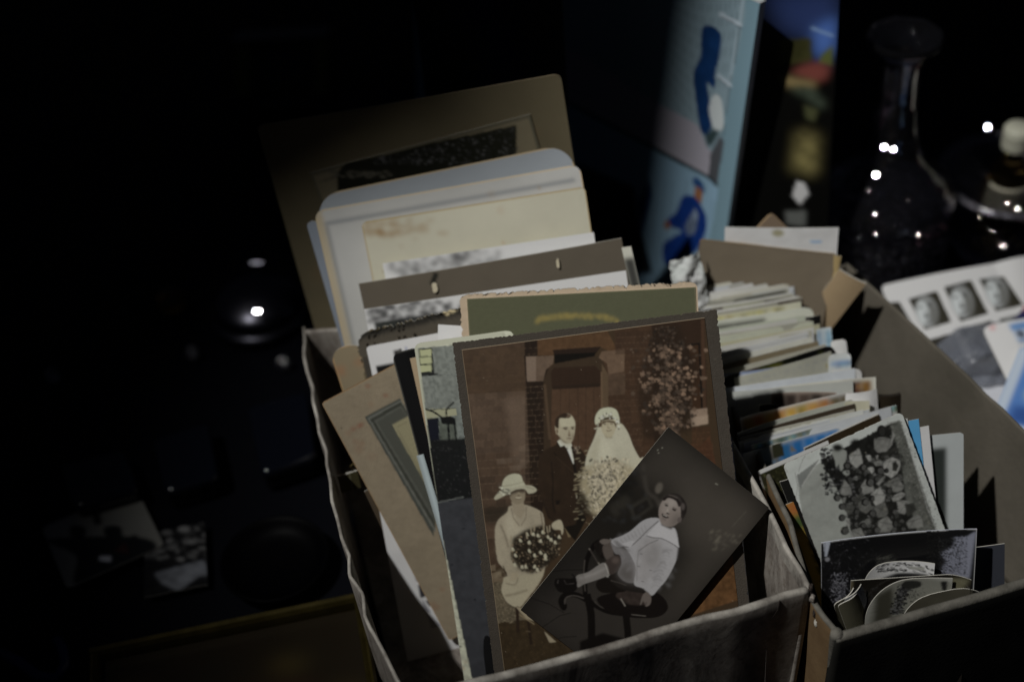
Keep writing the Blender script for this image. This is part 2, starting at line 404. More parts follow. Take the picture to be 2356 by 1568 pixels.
def chip(px, z, size, mat, parent, seed):
    r_ = np.random.default_rng(seed); c = onz(*px, z); bm = bmesh.new(); bmesh.ops.create_icosphere(bm, subdivisions=2, radius=size)
    for v in bm.verts: v.co = Vector((v.co.x*.6, v.co.y*.8, v.co.z*1.5))*float(r_.uniform(.6, 1.25))+Vector(c)
    me = bpy.data.meshes.new('torn_corner'); bm.to_mesh(me); bm.free(); return link_mesh('torn_corner', me, mat, parent)
for i, (p, z, s_, m_) in enumerate([((1866, 1352), .119, .0024, M_PAPERD), ((1868, 1375), .112, .0028, M_MARB), ((1874, 1410), .104, .0022, M_PAPERD), ((1878, 1432), .098, .0020, M_PAPERW)]): chip(p, z, s_, m_, boxL, i)

# right box
QZ = .11
rFL, rBR, rBL = onz(1925, 1455, QZ), onz(1945, 606, QZ), onz(1562, 722, QZ)
rFR = onz(2635, 1249, QZ)
RL = [onz(x, y, QZ) for x, y in [(1924, 1449), (1897, 1416), (1868, 1374)]]+[rBL+(rFL-rBL)*t+np.array([.006, 0, 0])*math.sin(math.pi*t) for t in (.7, .5, .3, 0)]
boxR = empty('cardboard_box', (float(rFL[0]), float(rFL[1]), 0), 'plain grey brown box with black front, packed with rows of old postcards and snapshots', 'box')
wall('side_panel', RL, .004, .0032, M_TANB, boxR, seed=9, flip=-1, wob=.0002, rimmat=M_RIMB)
wall('front_panel', [onz(x, y, QZ) for x, y in [(1921, 1461), (2050, 1424), (2200, 1381), (2356, 1334), (2640, 1252)]], .003, .0055, M_BLACKB, boxR, seed=10, wob=.0002, rimmat=M_RIMB)
wall('side_panel', [onz(x, y, QZ-.0005) for x, y in [(2630, 1246), (2490, 1115), (2356, 988), (2220, 858), (2080, 727), (1990, 645), (1947, 604)]], .012, .0026, M_GREYB, boxR, seed=11, wob=.0003)
wall('back_panel', [rBR-np.array([0, 0, .001]), rBL-np.array([0, 0, .001])], .004, .003, M_GREYB, boxR, seed=12)
slab('bottom_panel', inset_poly([rFL[:2], rFR[:2], rBR[:2], rBL[:2]], .01), .0012, .003, M_RIMB, boxR)
M_PUTTY = M_RIMB
tube('corner_tape', [onz(1925, 1455, QZ+.0005), onz(1922, 1462, QZ-.004), onz(1925, 1462, QZ-.0045)+np.array([0, .0006, -.03]), onz(1925, 1462, QZ-.0045)+np.array([0, .0015, -.08])], [.0032, .0030, .0026, .0026], M_RIMB, boxR, 10)
# ================================================================ left box: album mounts from back to front
def album_page():
    c = leaning((590, 290), .258, (1290, 170), .273, 8, .25); o = empty('album_page', c.at(c.w/2, c.h), 'tallest brown album page, with a mounted dark landscape, at the back of the marbled box', 'album page', 'mounts in the marbled box')
    k = Canvas(c, 900, (74, 68, 52)); k.grain(.07, 14, 3); k.stains(14, (95, 70, 45), .004, .012, .35)
    build_sheet('mount', c, k.grid(), M_MATTE, .0012, round_=.004, parent=o, edge=(.25, .2, .13), bend=(.001, 0))
    p = in_plane(c, .0012, (712, 398), (1222, 262), .15, .142)
    k = Canvas(p, 900, (82, 80, 66)); k.map = (0, 0, 1)
    k.U(0, 0, 1, 1, (70, 67, 55)); k.U(.015, .02, .985, .98, (88, 82, 66)); k.grain(.05, 5, 2)
    k.L([(735, 420), (1186, 293)], 3, (62, 58, 48)); k.P([(778, 398), (800, 376), (900, 356), (1000, 330), (1187, 290), (1187, 500), (780, 500)], (26, 27, 21), sm=False)
    for i in range(260):
        x = k.rng.uniform(860, 1187); y = k.rng.uniform(296+(1187-x)*.22, 380); k.E(x, y, k.rng.uniform(1, 4), k.rng.uniform(1, 3), (k.rng.choice([40, 52, 66]),)*3, soft=.4)
    for i in range(30): x = k.rng.uniform(760, 900); k.E(x, k.rng.uniform(395, 410), 7, 2.5, (70, 68, 60), soft=1)
    build_sheet('print', p, k.grid(), M_SATIN, .0003, parent=o)
album_page()
def mount(label, TL, z1, TR, z2, lean, h, base, paint=None, mat=None, w=None, res=900, name='mount_card', gain=4, cat='photo mount', group='mounts in the marbled box', **kw):
    c = leaning(TL, z1, TR, z2, lean, h, w); k = Canvas(c, res, base, gain)
    if paint: paint(k)
    return tag(build_sheet(name, c, k.grid(), mat or M_MATTE, **kw), label, cat, group), c
def pt(k): k.grain(.05, 20, 3); k.border(.0012, (120, 104, 74)); 
mount('blue grey rounded mount standing directly in front of the tallest brown page', (722, 452), .220, (1312, 330), .236, 21, .19, (95, 99, 103), pt, thick=.0012, round_=.016, edge=(.35, .28, .18))
mount('thin slate sliver of a mount at the left edge of the white mount', (704, 512), .206, (730, 506), .207, 22, .12, (80, 85, 92), None, thick=.0008, round_=.003)
def pt(k):
    k.grain(.10, 26, 4); k.border(.0012, (126, 110, 82)); k.U(.03, .045, .97, .06, (86, 88, 90), 1.5); k.U(.03, .06, .045, 1, (86, 88, 90), 1.5); k.U(0, 0, .03, 1, (112, 102, 80), 2, .8); k.stains(16, (98, 80, 50), .001, .003, .5)
mount('white mount with a doubled grey line along its top and left edges', (722, 486), .214, (1334, 378), .229, 23, .18, (114, 114, 112), pt, thick=.001, round_=.006)
def pt(k):
    k.grain(.10, 26, 4); k.U(.055, .2, .95, .212, (100, 94, 76), 1.2); k.U(.94, .2, .95, 1, (100, 94, 76), 1.2); k.U(.06, .23, .94, .238, (112, 105, 84), 1)
    r = k.rng
    for _ in range(60): k.E(840+abs(r.normal())*70, 528+r.normal()*14, r.uniform(4, 14), r.uniform(2, 7), (96, 76, 46), soft=3, alpha=.35)
    k.stains(12, (110, 80, 50), .001, .003, .5); k.border(.001, (110, 96, 64))
mount('cream mount with brown foxing stains in its top left corner', (831, 512), .208, (1346, 430), .218, 24, .16, (120, 118, 106), pt, thick=.0012, round_=.003, edge=(.4, .33, .2))
def pt(k):
    k.U(.08, .09, .93, 1, (26, 28, 26)); r = k.rng
    for _ in range(150): k.E(r.uniform(892, 1150), r.uniform(575, 640), r.uniform(3, 9), r.uniform(2, 4), (int(r.choice([18, 24, 34, 52])),)*3, soft=3)
    k.UP([(.42, .09), (.93, .09), (.93, .3), (.62, .2)], (104, 108, 112), 3); k.soften(1.6)
mount('white bordered snapshot of dark trees behind the slotted brown page', (880, 606), .186, (1366, 534), .198, 25, .12, (128, 134, 150), pt, mat=M_SATIN)
def slotted():
    c = leaning((825, 652), .178, (1430, 548), .195, 27, .16); o = empty('album_page', c.at(c.w/2, c.h), 'dark taupe album page with two torn paper tabs in its slots', 'album page', 'mounts in the marbled box')
    k = Canvas(c, 900, (62, 57, 49)); k.grain(.05, 10, 3)
    k.P([(1000, 628), (1012, 628), (1003, 652), (990, 655)], (20, 20, 17), soft=1)
    build_sheet('page', c, k.grid(), M_MATTE, .001, parent=o, bend=(.002, 0), crumple=.0006)
    for q in ([(992, 650), (1004, 648), (1006, 664), (994, 667)], [(1278, 593), (1286, 592), (1292, 614), (1282, 618)]):
        p = in_plane(c, .0032, q[0], q[1], .007); kk = Canvas(p, 1500, (118, 112, 96)); kk.grain(.05, 3); build_sheet('paper_tab', p, kk.grid(), M_MATTE, .0003, parent=o, round_=.0012, rag=.0004)
slotted()
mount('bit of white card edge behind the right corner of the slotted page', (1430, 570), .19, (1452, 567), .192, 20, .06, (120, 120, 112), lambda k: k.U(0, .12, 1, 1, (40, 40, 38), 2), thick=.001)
def pt(k):
    k.U(.03, .08, .97, 1, (34, 36, 34)); r = k.rng
    for _ in range(160): k.E(r.uniform(850, 1070), r.uniform(695, 745), r.uniform(4, 9), r.uniform(2, 4), (int(r.choice([20, 28, 40, 62])),)*3, soft=2.5)
mount('white bordered snapshot of a house row behind the ragged black page', (838, 711), .172, (1440, 622), .186, 28, .12, (132, 140, 154), pt, mat=M_SATIN)
def pt(k):
    k.grain(.06, 8, 3); r = k.rng; k.U(0, 0, 1, .035, (26, 25, 22), 2)
    for x0, x1 in ((960, 1000), (1010, 1050)): k.P([(x0, 716), (x1, 706), (x1, 716), (x1-14, 722), (x0+16, 728)], (128, 118, 92), soft=.6)
    k.border(.0008, (88, 78, 52))
mount('charcoal album page with a chewed, flaking top edge', (808, 768), .166, (1100, 695), .182, 29, .14, (54, 50, 43), pt, thick=.0012, round_=.012, rag=.0022, ragc=4, ragsides=(1, 0, 0, 1))
mount('tan rounded album card at the left wall of the marbled box', (758, 806), .156, (830, 786), .16, 30, .15, (84, 76, 60), lambda k: (k.grain(.08, 12, 3), k.border(.001, (110, 88, 58)), k.stains(8, (100, 66, 40), .001, .004, .5)), thick=.0012, round_=.008)
mount('small black green card tucked behind the slanted tan mount', (804, 818), .15, (880, 797), .154, 31, .14, (14, 18, 16), None, thick=.001, round_=.004)
def pt(k):
    k.U(.06, .1, 1, 1, (16, 15, 15)); k.U(.2, .12, .3, .6, (34, 32, 30)); k.P([(930, 800), (938, 797), (945, 830), (955, 838), (940, 842)], (110, 112, 120))
    k.P([(906, 808), (925, 803), (932, 850), (915, 856)], (36, 34, 32)); k.UP([(0, 0), (.06, 0), (.03, 1), (0, 1)], (132, 134, 146))
def framed():
    c = leaning((826, 792), .160, (1060, 752), .168, 32, .14); o = empty('mounted_photograph', c.at(c.w/2, c.h), 'dark mount with a white bordered snapshot, left of the barcode label', 'photograph', 'mounts in the marbled box')
    k = Canvas(c, 1000, (44, 41, 36)); k.grain(.05, 6, 2); k.border(.0006, (80, 70, 50)); build_sheet('mount', c, k.grid(), M_MATTE, .001, round_=.007, parent=o)
    p = in_plane(c, .0012, (842, 797), (1060, 756), .13); k = Canvas(p, 1100, (132, 134, 146)); k.map = (0, 0, 1); pt(k); build_sheet('print', p, k.grid(), M_SATIN, .0003, round_=.002, parent=o)
framed()

# label with barcode
def pt(k):
    k.border(.0004, (150, 158, 176)); r = k.rng; x = .34
    while x < .98:
        w_ = r.uniform(.006, .022); k.U(x, .42, x+w_, .95, (84, 86, 94)); x += w_+r.uniform(.01, .025)
mount('small bluish white label printed with a barcode, left of the olive mount', (1008, 746), .182, (1075, 750), .182, 33, .05, (150, 156, 172), pt, mat=M_SATIN, res=1800, name='price_label', cat='label', group=None, gain=3.4)
def olive():
    c = leaning((1055, 678), .20, (1604, 646), .20, 32, .19); o = empty('mounted_photograph', c.at(c.w/2, c.h), 'olive green faced mount with torn cream border standing behind the wedding photograph', 'photograph', 'mounts in the marbled box')
    k = Canvas(c, 1300, (116, 104, 88)); k.grain(.08, 4, 3); k.stains(20, (92, 76, 60), .001, .003, .4); build_sheet('mount', c, k.grid(), M_MATTE, .0022, parent=o, rag=.0012, ragc=5, round_=.004, edge=(.36, .31, .24), ragsides=(1, 0, 0, 1))
    p = in_plane(c, .0005, (1074, 687), (1600, 660), .17); k = Canvas(p, 1300, (58, 59, 44)); k.map = (0, 0, 1); k.grain(.05, 2, 2)
    r = k.rng
    for i in range(240):
        x = r.uniform(1235, 1425); y = 741-16*math.sqrt(max(0, 1-((x-1325)/95)**2))+r.uniform(-3, 8); k.E(x, y, r.uniform(2, 6), r.uniform(2, 5), (96, 86, 44), soft=1.6, alpha=.22)
    k.U(0, 0, .0025, 1, (120, 108, 84)); k.border(.0004, (96, 90, 70)); build_sheet('print', p, k.grid(), M_MATTE, .0004, parent=o)
olive()
mount('thin cream card edge peeping over the house photograph corner', (1012, 783), .178, (1040, 778), .178, 34, .06, (118, 114, 92), None, thick=.0006)

# house photograph
def house():
    c = leaning((952, 790), .185, (1180, 758), .188, 36, .215); k = Canvas(c, 1500, (120, 121, 108)); k.map = (1150/1.6299, 1200/1.6299, .3188/1.6299)
    k.grain(.03, 12, 2); k.stains(6, (96, 76, 50), .001, .003, .5)
    PH_ = [(1300, 320), (2200, 240), (2900, 3400), (1960, 3700)]
    k.P([(1316, 335), (1900, 285), (2200, 3600), (1960, 3700)], (76, 80, 77)); k.map = (705.6, 736.2, .1956)
    a0 = k.a.copy()
    # stippled wall
    nz = noise2(k.Hh, k.W, 2.2*k.ss, k.rng, 2); k.P([(1490, 320), (1900, 290), (1900, 1050), (1390, 1045), (1320, 340)], (78, 81, 77)); k.a *= (1+.35*(nz-.5)*2)[..., None]
    k.L([(1310, 640), (1720, 648)], 5, (44, 46, 44)); k.L([(1495, 650), (1530, 1040)], 4, (62, 66, 62))
    k.P([(1322, 345), (1480, 325), (1510, 640), (1345, 655)], (28, 30, 28))
    for y0 in (352, 442, 536): k.P([(1334, y0+4), (1468, y0-8), (1478, y0+70), (1346, y0+82)], (110, 112, 86))
    k.L([(1330, 655), (1545, 640)], 22, (16, 17, 18))
    k.P([(1390, 1050), (1760, 1035), (1770, 1120), (1400, 1165)], (100, 100, 82)); k.L([(1390, 1062), (1760, 1040)], 8, (30, 32, 30))
    k.P([(1400, 1165), (1560, 1150), (1560, 1260), (1600, 1700), (1480, 1800), (1430, 1400)], (14, 16, 24))
    k.P([(1560, 1190), (1760, 1150), (1800, 1700), (1590, 1700)], (60, 64, 58), tex=.5)
    k.L([(1382, 1040), (1500, 1080), (1600, 1150)], 20, (14, 15, 15)); k.L([(1650, 1140), (1655, 1050), (1740, 965)], 18, (12, 13, 13), sm=True)
    k.P([(1575, 1150), (1690, 1130), (1740, 1150), (1735, 1230), (1600, 1225)], (12, 13, 13)); k.L([(1670, 1220), (1685, 1500)], 26, (12, 13, 14)); k.L([(1740, 1160), (1770, 1500)], 22, (12, 13, 14))
    r = k.rng
    k.P([(1440, 1420), (2100, 1380), (2150, 2150), (1520, 2150)], (16, 17, 17), soft=4)
    for _ in range(420): k.E(r.uniform(1440, 2100), r.uniform(1360, 2120), r.uniform(4, 14), r.uniform(4, 12), (int(r.choice([10, 16, 26, 40])),)*3, soft=.8, alpha=.7)
    # path
    k.P([(1520, 2150), (2150, 2060), (2700, 4400), (1990, 4400)], (40, 41, 44), tex=.25); k.L([(1525, 2150), (1850, 2080)], 14, (66, 68, 66), soft=1)
    k.U(0, 0, 0, 0, 0)
    for _ in range(14): k.E(r.uniform(1600, 2000), r.uniform(2400, 4000), r.uniform(6, 30), r.uniform(3, 9), (20, 21, 24), rot=-20, soft=1)
    k.P([(1250, 200), (1316, 335), (1800, 4212), (1730, 4212)], (112, 113, 100)); k.P([(1250, 200), (2300, 150), (2300, 250), (1700, 290), (1316, 335)], (116, 117, 104))
    tag(build_sheet('photograph', c, k.grid(), M_SATIN, .0005, round_=.004, edge=(.42, .36, .24), bend=(0, .001)), 'cream bordered photograph of a house wall with barred window, left of the wedding photograph', 'photograph')
house()
mount('narrow cream card edge between the black folder and the house photograph', (943, 824), .174, (962, 820), .175, 37, .15, (100, 88, 70), None, thick=.0007, name='card')
# black folder strip
def pt(k): k.grain(.03, 8, 2)
_, BLK = mount('black folded card with pale worn corner, right of the slanted tan mount', (903, 812), .172, (968, 796), .176, 37.5, .2, (7, 7, 8), lambda k: k.border(.0005, (70, 70, 66)), thick=.0006, round_=.005, name='card_folder', cat='folder', group=None, bend=(.003, 0), twist=.01)
# slanted tan mount
def tan_mount():
    c = leaning((740, 927), .150, (905, 840), .160, 33, .168, .085); k = Canvas(c, 1500, (92, 84, 70)); k.grain(.10, 3, 3); k.grain(.10, 16, 3); k.map = (705.6, 736.2, .1956)
    k.stains(16, (92, 62, 44), .001, .0035, .35); k.P([(690, 1140), (1100, 920), (1500, 1600), (1500, 2550)], (50, 52, 48)); 
    for a, b, v in ((30, .0, 72), (60, 0, 44), (110, 0, 62), (140, 0, 54)): k.P([(690+a*1.0, 1140+a*.42), (1110, 920+a*.8), (1520, 1600), (1520, 2550-a*1.6)], (v, v+1, v-4))
    k.P([(1010, 1235), (1200, 1130), (1500, 1700), (1500, 2100)], (96, 92, 72)); k.L([(1070, 1260), (1180, 1205)], 6, (78, 74, 58)); k.L([(1070, 1260), (1400, 1900)], 6, (78, 74, 58))
    for p in ((725, 780), (935, 890), (620, 1250), (560, 1280), (650, 1230)): k.E(*p, 34, 30, (88, 56, 42), soft=5, alpha=.4)
    k.E(417, 1272, 4, 12, (24, 20, 16)); k.border(.0006, (104, 84, 58))
    tag(build_sheet('mount_card', c, k.grid(), M_FIBRE, .0018, round_=.0015, edge=(.2, .13, .07)), 'slanted tan card mount with grey ruled frame, tipped against the marbled left wall', 'photo mount')
    # white drawing sheet behind it
    c2 = in_plane(c, -.006, (868, 1148), (1010, 1118), .19, .06); k = Canvas(c2, 1300, (132, 136, 150), 5)
    k.map = (1100/1.6299, 1100/1.6299, .928/1.6299)
    for q, v in (([(435, 1025), (455, 1035), (520, 1130), (490, 1120)], 40), ([(470, 1085), (500, 1110), (520, 1160), (500, 1165)], 80), ([(505, 1175), (530, 1180), (545, 1220), (515, 1230)], 30), ([(535, 1240), (570, 1240), (575, 1262), (550, 1262)], 40), ([(540, 1290), (600, 1340), (560, 1352)], 96), ([(520, 1230), (560, 1290), (530, 1280)], 84)): k.P(q, (v, v, v+4))
    k.grain(.04, 10)
    tag(build_sheet('printed_sheet', c2, k.grid(), M_SATIN, .0004), 'white sheet printed with angular grey shapes, below the slanted tan mount', 'printed sheet')
    c3 = in_plane(c, -.010, (838, 1130), (880, 1110), .19, .05); k = Canvas(c3, 700, (44, 37, 28), 5); tag(build_sheet('card', c3, k.grid(), M_MATTE, .001), 'dark brown card edge left of the sheet with angular grey shapes', 'card')
    return c
tanc = tan_mount()
def curl_strip():
    c = in_plane(BLK, .0015, (958, 1047), (969, 1044), .095, .005); k = Canvas(c, 1600, (104, 112, 114)); k.grain(.04, 6)
    tag(build_sheet('paper_strip', c, k.grid(), M_SATIN, .0004, curlf=lambda a, b: .003*np.sin(a*2.2)), 'pale strip of paper curling out from the black folded card', 'paper strip')
curl_strip()
def clipbit():
    o = empty('paper_clip_tab', onz(805, 1105, .09), 'small olive brass tab clipped inside the left wall of the marbled box', 'metal tab')
    m = solid('dull_brass', (.25, .2, .08), .4, .8); c = leaning((776, 1096), .10, (822, 1082), .10, 5, .014)
    k = Canvas(c, 1500, (60, 56, 36)); k.U(.55, 0, .62, 1, (90, 88, 70)); k.grain(.1, 3); build_sheet('plate', c, k.grid(), M_SATIN, .001, parent=o)
    tube('wire', [onz(812, 1082, .104), onz(806, 1072, .11), onz(812, 1066, .113), onz(820, 1078, .106)], .0006, m, o)
clipbit()

# ================================================================ the wedding photograph
WED = leaning((1040, 788), .210, (1650, 711), .210, 37, .215)
def wedding():
    c = WED; o = empty('mounted_photograph', c.at(c.w/2, c.h), 'sepia wedding photograph of bride, groom and seated bridesmaid on a deckle edged dark mount', 'photograph')
    k = Canvas(c, 1700, (47, 43, 38)); k.grain(.12, 1.6, 2); k.grain(.06, 12, 2)
    build_sheet('mount', c, k.grid(), M_FIBRE, .0016, parent=o, rag=.0006, ragc=2.2, edge=(.16, .14, .11), ragsides=(1, 1, 0, 1))
    p = in_plane(c, .0004, (1062.4, 804), (1621, 730.2), .205); k = Canvas(p, 2300, (44, 34, 23), 4.1); r = k.rng; k.pw = 1.04
    w1 = (1030.7, 705.5, .2348); w2 = (1337.4, 705.5, .2348); w3 = (1073.7, 1043, .313); w4 = (1190.2, 981.6, .3287)
    def brick(x0, x1, y0, y1, bw, bh, base, mort, jit, msk=None, skew=-.06, lw=3.0):
        y = y0; row = 0
        while y < y1:
            x = x0-(row % 2)*bw*.5
            while x < x1:
                ww = bw*r.uniform(.6, 1.3); a, b = max(x, x0), min(x+ww, x1)
                if b-a > 4:
                    f = r.uniform(1-jit, 1+jit); cc = tuple(min(255, q*f) for q in base); ya = y+(a-x0)*skew; yb = y+(b-x0)*skew
                    k.P([(a, ya), (b, yb), (b, yb+bh-lw), (a, ya+bh-lw)], cc, alpha=.5)
                    if r.random() < .92: k.L([(a, ya+bh), (b, yb+bh)], lw*r.uniform(.6, 1.1), mort, alpha=r.uniform(.5, 1))
                    if r.random() < .5: k.L([(b, yb), (b, yb+bh)], lw*.8, mort, alpha=r.uniform(.15, .6))
                x += ww
            y += bh; row += 1
    # left brick wing, lighter to its right edge
    k.map = w1; k.P([(120, 400), (760, 330), (880, 2300), (400, 2600)], (44, 33, 24), tex=.3)
    brick(130, 760, 430, 900, 90, 68, (45, 34, 23), (58, 44, 31), .10); brick(150, 780, 860, 1420, 105, 66, (56, 45, 36), (68, 54, 42), .13)
    brick(180, 815, 1440, 2250, 120, 76, (48, 37, 28), (70, 57, 44), .26, lw=5); k.P([(560, 900), (770, 880), (815, 1500), (640, 1500)], (74, 61, 50), soft=14, alpha=.42)
    k.P([(160, 1990), (900, 1900), (900, 2080), (180, 2150)], (26, 22, 16), soft=20, alpha=.75)
    for _ in range(16):
        x, y = r.uniform(400, 780), r.uniform(1360, 1760); k.P([(x, y), (x+r.uniform(60, 130), y-6), (x+r.uniform(60, 130), y+46), (x+3, y+52)], tuple(np.array((66, 55, 45))*r.uniform(.75, 1.2)), alpha=.4)
    # dark brick reveal
    k.P([(752, 330), (985, 310), (985, 1700), (830, 2500), (800, 1500)], (22, 15, 10)); brick(760, 975, 735, 1900, 62, 56, (24, 17, 11), (74, 60, 46), .2, lw=4); brick(752, 880, 350, 480, 52, 60, (23, 16, 11), (70, 56, 42), .2)
    # stone lintel, pale stone, door
    k.P([(880, 330), (1560, 240), (1700, 500), (1500, 400), (1040, 430), (1030, 480), (880, 480)], (52, 36, 21), tex=.25)
    k.P([(765, 490), (1040, 480), (1030, 560), (960, 620), (935, 730), (775, 735)], (62, 50, 40), tex=.2, soft=.5); k.P([(768, 492), (865, 488), (865, 730), (776, 733)], (76, 64, 54)); k.L([(752, 480), (775, 760)], 10, (22, 15, 11))
    k.P([(1040, 430), (1500, 395), (1440, 470), (1440, 620), (1045, 600)], (9, 7, 5)); k.P([(1025, 425), (1500, 392), (1450, 450), (1045, 468)], (24, 16, 11))
    k.P([(1600, 560), (1560, 520), (1470, 480), (1045, 560), (980, 620), (940, 720), (940, 1700), (1560, 1700)], (36, 27, 18), sm=False)
    k.P([(1040, 600), (1440, 580), (1500, 640), (1500, 790), (1020, 800), (1010, 640)], (30, 20, 13)); k.P([(1020, 810), (1500, 785), (1500, 1700), (1000, 1700)], (48, 34, 23), tex=.2)
    k.L([(1028, 795), (1490, 768)], 34, (26, 18, 12))
    for x in (1105, 1190, 1275, 1352, 1430): k.L([(x, 600), (x+4, 1650)], 5, (26, 18, 12), alpha=.8); k.L([(x+6, 810), (x+10, 1650)], 3, (62, 46, 33), alpha=.4)
    k.L([(1508, 640), (1514, 1700)], 22, (64, 50, 36)); k.L([(950, 760), (1000, 1300)], 26, (52, 40, 28), soft=2, alpha=.8)
    # right-hand wall
    k.map = w2; k.P([(330, 230), (760, 160), (720, 1600), (250, 1560), (260, 660), (200, 500), (330, 430)], (42, 29, 19), tex=.2)
    k.P([(200, 440), (425, 420), (420, 640), (265, 660), (255, 560), (170, 500)], (64, 50, 38), tex=.2, soft=.6); k.P([(255, 660), (430, 650), (430, 860), (265, 870)], (50, 38, 28), tex=.3)
    brick(335, 690, 250, 420, 72, 56, (36, 25, 17), (70, 54, 40), .15, skew=-.04); brick(430, 720, 430, 900, 72, 56, (38, 26, 17), (66, 50, 37), .15, skew=-.03); brick(262, 600, 870, 1500, 84, 56, (44, 31, 21), (70, 54, 40), .15, skew=-.05)
    k.P([(200, 560), (262, 660), (265, 980), (215, 990), (205, 700)], (56, 44, 31), soft=1)
    k.P([(690, 180), (1205, 110), (1230, 1010), (1050, 1020), (720, 1600)], (30, 20, 13)); k.P([(1050, 370), (1160, 365), (1180, 1000), (1080, 1000)], (36, 23, 13)); k.L([(1185, 130), (1205, 1000)], 34, (44, 30, 20)); k.L([(1150, 360), (1180, 1000)], 16, (12, 9, 7)); k.L([(1050, 375), (1160, 365)], 16, (10, 8, 6))
    k.P([(1060, 1015), (1230, 990), (1240, 1145), (1080, 1175)], (88, 74, 62), soft=2); k.P([(1070, 1090), (1238, 1060), (1240, 1145), (1080, 1175)], (104, 90, 76), soft=3, alpha=.6)
    brick(1080, 1262, 1180, 1700, 66, 58, (44, 27, 15), (70, 47, 30), .15, skew=-.05)
    k.map = w4; k.P([(1180, 250), (1345, 60), (1500, 800), (1400, 700)], (46, 28, 16), tex=.3); k.P([(1555, 830), (1500, 900), (1200, 1320), (1570, 1200)], (58, 38, 18), tex=.5)
    brick(1190, 1365, 120, 620, 60, 42, (46, 29, 17), (68, 46, 30), .15, skew=-.05)
    # ivy
    k.map = w2
    k.P([(700, 190), (950, 180), (1060, 420), (1160, 620), (1060, 900), (1100, 1200), (950, 1250), (760, 1330), (600, 1280), (560, 1000), (560, 700), (660, 420)], (24, 17, 11), soft=14, alpha=.7)
    L_ = []
    for _ in range(620):
        t = r.random(); y = 200+t*1150
        wd = 130+240*math.sin(min(1, t*1.15)*math.pi)**.8; x = 835+r.normal()*wd*.46+(40 if y > 600 else 0)
        if y > 1280 and x > 700 and x < 960: continue
        if abs(x-835) < 400: L_.append((x, y))
    for x, y in L_:
        sz = r.uniform(14, 38)*(1 if y > 380 else .6); v = r.choice([32, 42, 54, 66, 78, 92], p=[.14, .2, .26, .22, .13, .05]); v = v*(.6 if y < 380 else 1); m_ = r.integers(5, 9); a0 = r.uniform(0, 6.28)
        pts = [(x+sz*(1 if i % 2 else .55)*r.uniform(.6, 1.1)*math.cos(a0+i*math.pi/m_), y+sz*.85*(1 if i % 2 else .5)*r.uniform(.7, 1.1)*math.sin(a0+i*math.pi/m_)) for i in range(2*m_)]
        k.P(pts, (v, v*.80, v*.64), alpha=.9, soft=.3)
    for _ in range(200): x = 880+r.normal()*150; y = r.uniform(350, 1250); k.L([(x, y), (x+r.uniform(-30, 30), y+r.uniform(-30, 30))], 5, (12, 9, 6), alpha=.6)
    # ground
    k.map = w3; k.P([(165, 960), (420, 900), (520, 1240), (210, 1240)], (58, 51, 39)); k.P([(200, 1240), (520, 1210), (760, 1420), (900, 1700), (250, 1700)], (34, 26, 15), tex=.3)
    for _ in range(650): k.E(r.uniform(165, 380), r.uniform(940, 1240), r.uniform(2, 7), r.uniform(2, 5), tuple(np.array((72, 64, 50))*r.uniform(.4, 1.25)), alpha=.8)
    for _ in range(500): x, y = r.uniform(220, 750), r.uniform(1240, 1600); k.L([(x, y), (x+r.uniform(-6, 6), y-r.uniform(6, 16))], 3, tuple(np.array((46, 36, 21))*r.uniform(.5, 1.3)), alpha=.7)
    for q in ([(160, 880), (255, 862), (262, 905), (165, 922)], [(175, 820), (215, 812), (215, 858), (178, 862)], [(192, 918), (285, 902), (290, 935), (195, 945)]): k.P(q, (66, 56, 43))
    # ---- groom
    k.map = w1
    # hair, head
    k.P([(1070, 1330), (1090, 1300), (1200, 1300), (1215, 1370), (1240, 1420), (1230, 1540), (1150, 1440)], (118, 116, 104), sm=False)
    k.P([(1052, 1150), (1070, 1090), (1120, 1052), (1170, 1046), (1215, 1068), (1245, 1130), (1246, 1200), (1235, 1270), (1215, 1320), (1185, 1343), (1130, 1325), (1090, 1270), (1068, 1240), (1052, 1210)], (104, 98, 82), sm=True, soft=.4)
    k.P([(1088, 1100), (1160, 1090), (1215, 1075), (1243, 1120), (1244, 1165), (1180, 1175), (1110, 1180)], (114, 110, 93), soft=3, alpha=.8)
    k.P([(1052, 1150), (1062, 1090), (1120, 1050), (1160, 1045), (1205, 1064), (1190, 1088), (1150, 1092), (1100, 1092), (1088, 1130), (1085, 1190), (1062, 1192)], (30, 22, 15), sm=True)
    k.P([(1175, 1050), (1210, 1068), (1190, 1086), (1160, 1085)], (58, 46, 36), soft=1)
    k.E(1068, 1218, 14, 34, (92, 82, 66)); k.E(1072, 1222, 6, 20, (52, 40, 30), soft=1)
    k.L([(1126, 1190), (1155, 1180), (1176, 1184)], 8, (34, 25, 18), soft=.6); k.L([(1205, 1182), (1240, 1178)], 8, (34, 25, 18), soft=.6)
    k.E(1154, 1197, 19, 7, (44, 34, 26), soft=1); k.E(1222, 1194, 15, 7, (44, 34, 26), soft=1)
    k.P([(1186, 1200), (1200, 1240), (1204, 1262), (1176, 1258)], (78, 68, 54), soft=1.5, alpha=.8); k.E(1190, 1262, 14, 5, (50, 38, 28), soft=1)
    k.L([(1160, 1290), (1190, 1284), (1212, 1290)], 6, (44, 30, 22), soft=.5); k.L([(1168, 1300), (1205, 1298)], 5, (80, 64, 52), soft=1)
    k.P([(1090, 1250), (1120, 1300), (1180, 1340), (1140, 1335), (1085, 1290)], (62, 52, 40), soft=4, alpha=.6); k.E(1226, 1275, 12, 40, (66, 56, 44), soft=4, alpha=.5)
